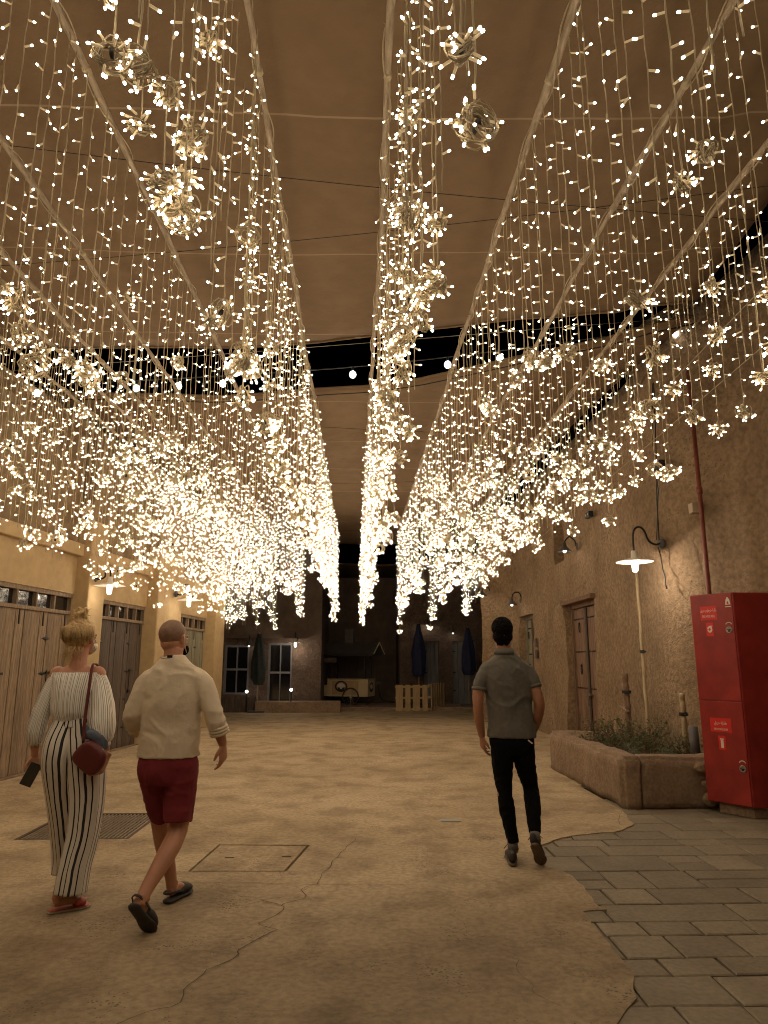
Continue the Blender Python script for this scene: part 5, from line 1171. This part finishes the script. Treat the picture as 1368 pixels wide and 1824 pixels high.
        s.tube(P, q, 96, ref=X1, uscale=1.0, cap=False, qf=qf)
    tr = s.build('trousers', M['pants'], t, smooth=True); sd_ = tr.modifiers.new('s','SOLIDIFY'); sd_.thickness = .004
    P, q = dense([(-1.818,4.755,1.055),(-1.818,4.755,1.08),(-1.818,4.755,1.105)], [(.136,.108),(.130,.103),(.124,.098)], 3); s = MB(); s.tube(P, q, 90, ref=X1, uscale=1.6, qf=ripple(.012,30,1)); s.build('waistband', M['pants'], tr, smooth=True)
    for (hl, to) in (((-1.838,4.636,0),(-1.648,4.774,0)), ((-1.905,5.00,0),(-1.895,5.245,0))):
        c = MB(); sole_shape(c, hl, to, (0,0,1), .008, 1.04); o = c.build('sandal', M['sole'], t, smooth=True); a, s_, u, L = foot_axes(hl, to, (0,0,1)); hh = V(hl)
        c = MB(); sole_shape(c, hl, to, (0,0,1), .0025, .98, lift=.0155, grow=.002); c.build('footbed', M['coral'], o, smooth=True)
        P = [hh+a*(L*t_)+u*(.016+z/2) for t_, z in ((.60,.050),(.68,.052),(.78,.046),(.86,.038))]; c = MB(); c.tube(P, [(.044,.027),(.047,.028),(.046,.025),(.041,.021)], 20, ref=s_); c.build('strap', M['coral'], o, smooth=True)
woman()
# handbag on the strap, jacket tucked behind it, phone in the hand
bg_ = thing('handbag', (-1.655,4.575,.77), 'slouchy maroon leather shoulder bag carried at the woman hip', 'handbag')
mb = MB(); rot = rotm(R(-12)); c0 = V((-1.652,4.575,.885)); shp = [(-.118,-.005),(-.085,.045),(-.025,.105),(.03,.100),(.085,.060),(.122,.022),(.105,-.055),(.05,-.105),(.0,-.100),(-.07,-.045)]
vs = []; K = len(shp)
for d, sc_ in ((-.036,.55),(-.034,.86),(-.016,1.0),(.012,1.0),(.030,.84),(.034,.5)):
    for x, z in shp: vs.append(c0+rot@V((x*sc_, d, z*sc_)))
fs = [(i*K+k, i*K+(k+1) % K, (i+1)*K+(k+1) % K, (i+1)*K+k) for i in range(5) for k in range(K)]+[tuple(range(K))[::-1], tuple(5*K+k for k in range(K))]
mb.add(vs, fs); o = mb.build('bag_body', M['bag'], bg_, smooth=True); sb = o.modifiers.new('s','SUBSURF'); sb.levels = sb.render_levels = 2
mb = MB(); P, q = dense([(-1.690,4.565,.985),(-1.700,4.590,1.10),(-1.700,4.612,1.25),(-1.704,4.640,1.38),(-1.716,4.700,1.437),(-1.722,4.76,1.440),(-1.72,4.83,1.40),(-1.70,4.87,1.25),(-1.67,4.80,1.02)], [(.011,.003)]*9, 5)
mb.tube(P, q, 8, ref=(.9,-.2,0)); mb.build('strap', M['bag'], bg_, smooth=True)
mb = MB(); P, q = dense([(-1.700,4.615,1.01),(-1.655,4.60,1.02),(-1.60,4.61,.985),(-1.575,4.63,.93)], [(.026,.018),(.032,.022),(.032,.022),(.02,.016)], 5); mb.tube(P, q, 20, ref=(0,0,1), qf=ripple(.10,5,2)); mb.ell((-1.69,4.60,1.045),(.016,.01,.03))
o = mb.build('folded_jacket', M['denim'], smooth=True); tag(o, 'rolled blue denim jacket tucked on top of the maroon bag', 'jacket')
ph = thing('smartphone', (-2.052,4.70,.70), 'black smartphone held down in the woman left hand', 'phone'); rot = rotm(R(18), R(8), R(24))
mb = MB(); mb.obox((-2.050,4.718,.770), (.036,.0042,.074), rot); mb.build('case', M['steel'], ph, bevel=.004); mb = MB(); mb.obox(V((-2.050,4.718,.770))+rot@V((0,-.0048,0)), (.034,.0008,.071), rot); mb.build('screen', M['glass'], ph)
# ---- lone man on the right
def man_right():
    t = person((1.14,5.65,0), 'dark haired man from behind in grey polo shirt and tight black trousers, right hand pocketed')
    hr = rotm(R(-6), R(2)); hc = V((1.110,5.68,1.672)); b = MB(); head(b, hc, hr, 1.0)
    neck(b, (1.118,5.645,1.45), (1.112,5.665,1.60), .060)
    b.tube([(1.145,5.65,.84),(1.145,5.65,.98),(1.14,5.65,1.12),(1.13,5.65,1.28),(1.125,5.65,1.40),(1.12,5.65,1.46)], [(.145,.10),(.14,.10),(.145,.10),(.165,.11),(.165,.085),(.085,.06)], 20, ref=X1)
    for pts, rr in (([(.975,5.65,1.375),(.908,5.63,1.26),(.893,5.61,1.12),(.905,5.63,1.00),(.925,5.665,.895)], [.052,.047,.040,.036,.026]),
                    ([(1.280,5.65,1.375),(1.332,5.62,1.27),(1.360,5.585,1.14),(1.352,5.64,1.02),(1.330,5.715,.915)], [.052,.047,.042,.037,.027])):
        P, q = dense(pts, rr, 4); b.tube(P, q, 12)
    hand(b, (.925,5.665,.895), (.10,.20,-1), (.9,.25,.1), 1, .40); hand(b, (1.330,5.715,.915), (-.18,.35,-.9), (-.9,0,.2), -1, .25)
    P, q = dense([(1.075,5.65,.86),(1.08,5.66,.5),(1.125,5.61,.14),(1.128,5.605,.09)], [.075,.052,.036,.032], 4); b.tube(P, q, 12)
    P, q = dense([(1.225,5.65,.86),(1.29,5.715,.50),(1.262,5.49,.23),(1.262,5.465,.20)], [.075,.052,.036,.032], 4); b.tube(P, q, 12)
    body = union('body', b, M['skin_d'], t, .0048, 3); face_parts(hc, hr, 1.0, body)
    h = MB(); h.ell(hc+hr@V((0,-.026,.046)), (.084,.099,.088), hr, 24, 16); h.ell(hc+hr@V((0,-.048,-.022)), (.077,.062,.060), hr, 20, 12); h.ell(hc+hr@V((0,.03,.085)), (.066,.060,.045), hr, 20, 12)
    h.tube([hc+hr@V((0,-.07,-.06)), hc+hr@V((0,-.062,-.088))], [(.055,.030),(.045,.022)], 14, ref=X1)
    union('hair', h, M['blackhair'], t, .005, 2, disp=.012, dscale=.02, seed=2)
    s = MB(); P, q = dense([(1.155,5.65,.888),(1.155,5.65,.95),(1.150,5.65,1.05),(1.142,5.65,1.18),(1.132,5.65,1.30),(1.128,5.65,1.395),(1.124,5.65,1.450),(1.12,5.65,1.498),(1.116,5.652,1.532)], [(.192,.135),(.188,.132),(.178,.124),(.182,.124),(.194,.122),(.192,.108),(.152,.090),(.095,.074),(.066,.064)], 4); s.tube(P, q, 36, ref=X1)
    P, q = dense([(1.06,5.65,1.41),(.990,5.65,1.39),(.940,5.64,1.33),(.908,5.63,1.25)], [.05,.066,.062,.056], 5); s.tube(P, q, 18)
    P, q = dense([(1.19,5.65,1.41),(1.262,5.65,1.39),(1.308,5.635,1.34),(1.335,5.622,1.27)], [.05,.066,.062,.056], 5); s.tube(P, q, 18)
    sh = union('polo_shirt', s, M['polo'], t, .008, 5, disp=.011, dscale=.17, seed=13)
    c = MB(); n = 28; vs = []
    for i in range(n+1):
        a = math.pi*(.56+1.88*i/n)-math.pi*.0; rx, ry = .070, .068; ca, sa = math.cos(a-math.pi*.0), math.sin(a)
        for (k_, z) in ((1.0,1.522),(1.0,1.552),(1.04,1.554),(1.16,1.512)): vs.append(V((1.117+rx*k_*ca, 5.655+ry*k_*sa, z)))
    c.add(vs, [(i*4+j, (i+1)*4+j, (i+1)*4+j+1, i*4+j+1) for i in range(n) for j in range(3)]); co = c.build('collar', M['polo'], sh, smooth=True); co.modifiers.new('s','SOLIDIFY').thickness = .003
    for (p, d, r_) in (((.909,5.631,1.252),(-.15,-.1,-.9),.057),((1.334,5.622,1.272),(.2,-.15,-.9),.057)):
        d = V(d).normalized(); c = MB(); c.tube([V(p)-d*.010, V(p)+d*.004, V(p)+d*.016], [r_*1.0,r_*1.03,r_*.98], 20); c.build('cuff', M['polo'], sh, smooth=True)
    s = MB(); P, q = dense([(1.150,5.65,.96),(1.152,5.65,.90),(1.152,5.65,.83),(1.150,5.65,.77)], [(.160,.112),(.170,.124),(.172,.128),(.150,.10)], 4); s.tube(P, q, 30, ref=X1)
    P, q = dense([(1.078,5.65,.84),(1.075,5.65,.70),(1.082,5.66,.52),(1.098,5.65,.36),(1.118,5.62,.22),(1.126,5.607,.145)], [(.092,.105),(.082,.092),(.062,.066),(.060,.066),(.048,.050),(.042,.044)], 5); s.tube(P, q, 22, ref=X1)
    P, q = dense([(1.228,5.65,.84),(1.252,5.672,.70),(1.292,5.712,.52),(1.290,5.64,.42),(1.272,5.54,.30),(1.263,5.49,.235)], [(.092,.105),(.082,.092),(.062,.066),(.060,.066),(.050,.052),(.042,.044)], 5); s.tube(P, q, 22, ref=X1)
    tr = union('trousers', s, M['blackcloth'], t, .007, 4, disp=.008, dscale=.10, seed=4)
    c = MB(); rot = rotm(0,0,R(38)); c.obox((1.265,5.523,.868), (.020,.003,.005), rot); c.build('pocket_tag', M['whitepaint'], tr)
    for (p0, p1) in (((1.120,5.612,.155),(1.126,5.603,.095)), ((1.263,5.492,.24),(1.258,5.452,.19))):
        c = MB(); c.tube([p0, p1], .0385, 14); c.build('sock', M['sock'], t, smooth=True)
    sneaker('sneaker', (1.105,5.535,0), (1.135,5.815,0), (0,0,1), t)
    sneaker('sneaker', (1.235,5.395,.175), (1.325,5.57,-.0), (.1,.75,.65), t)
man_right()
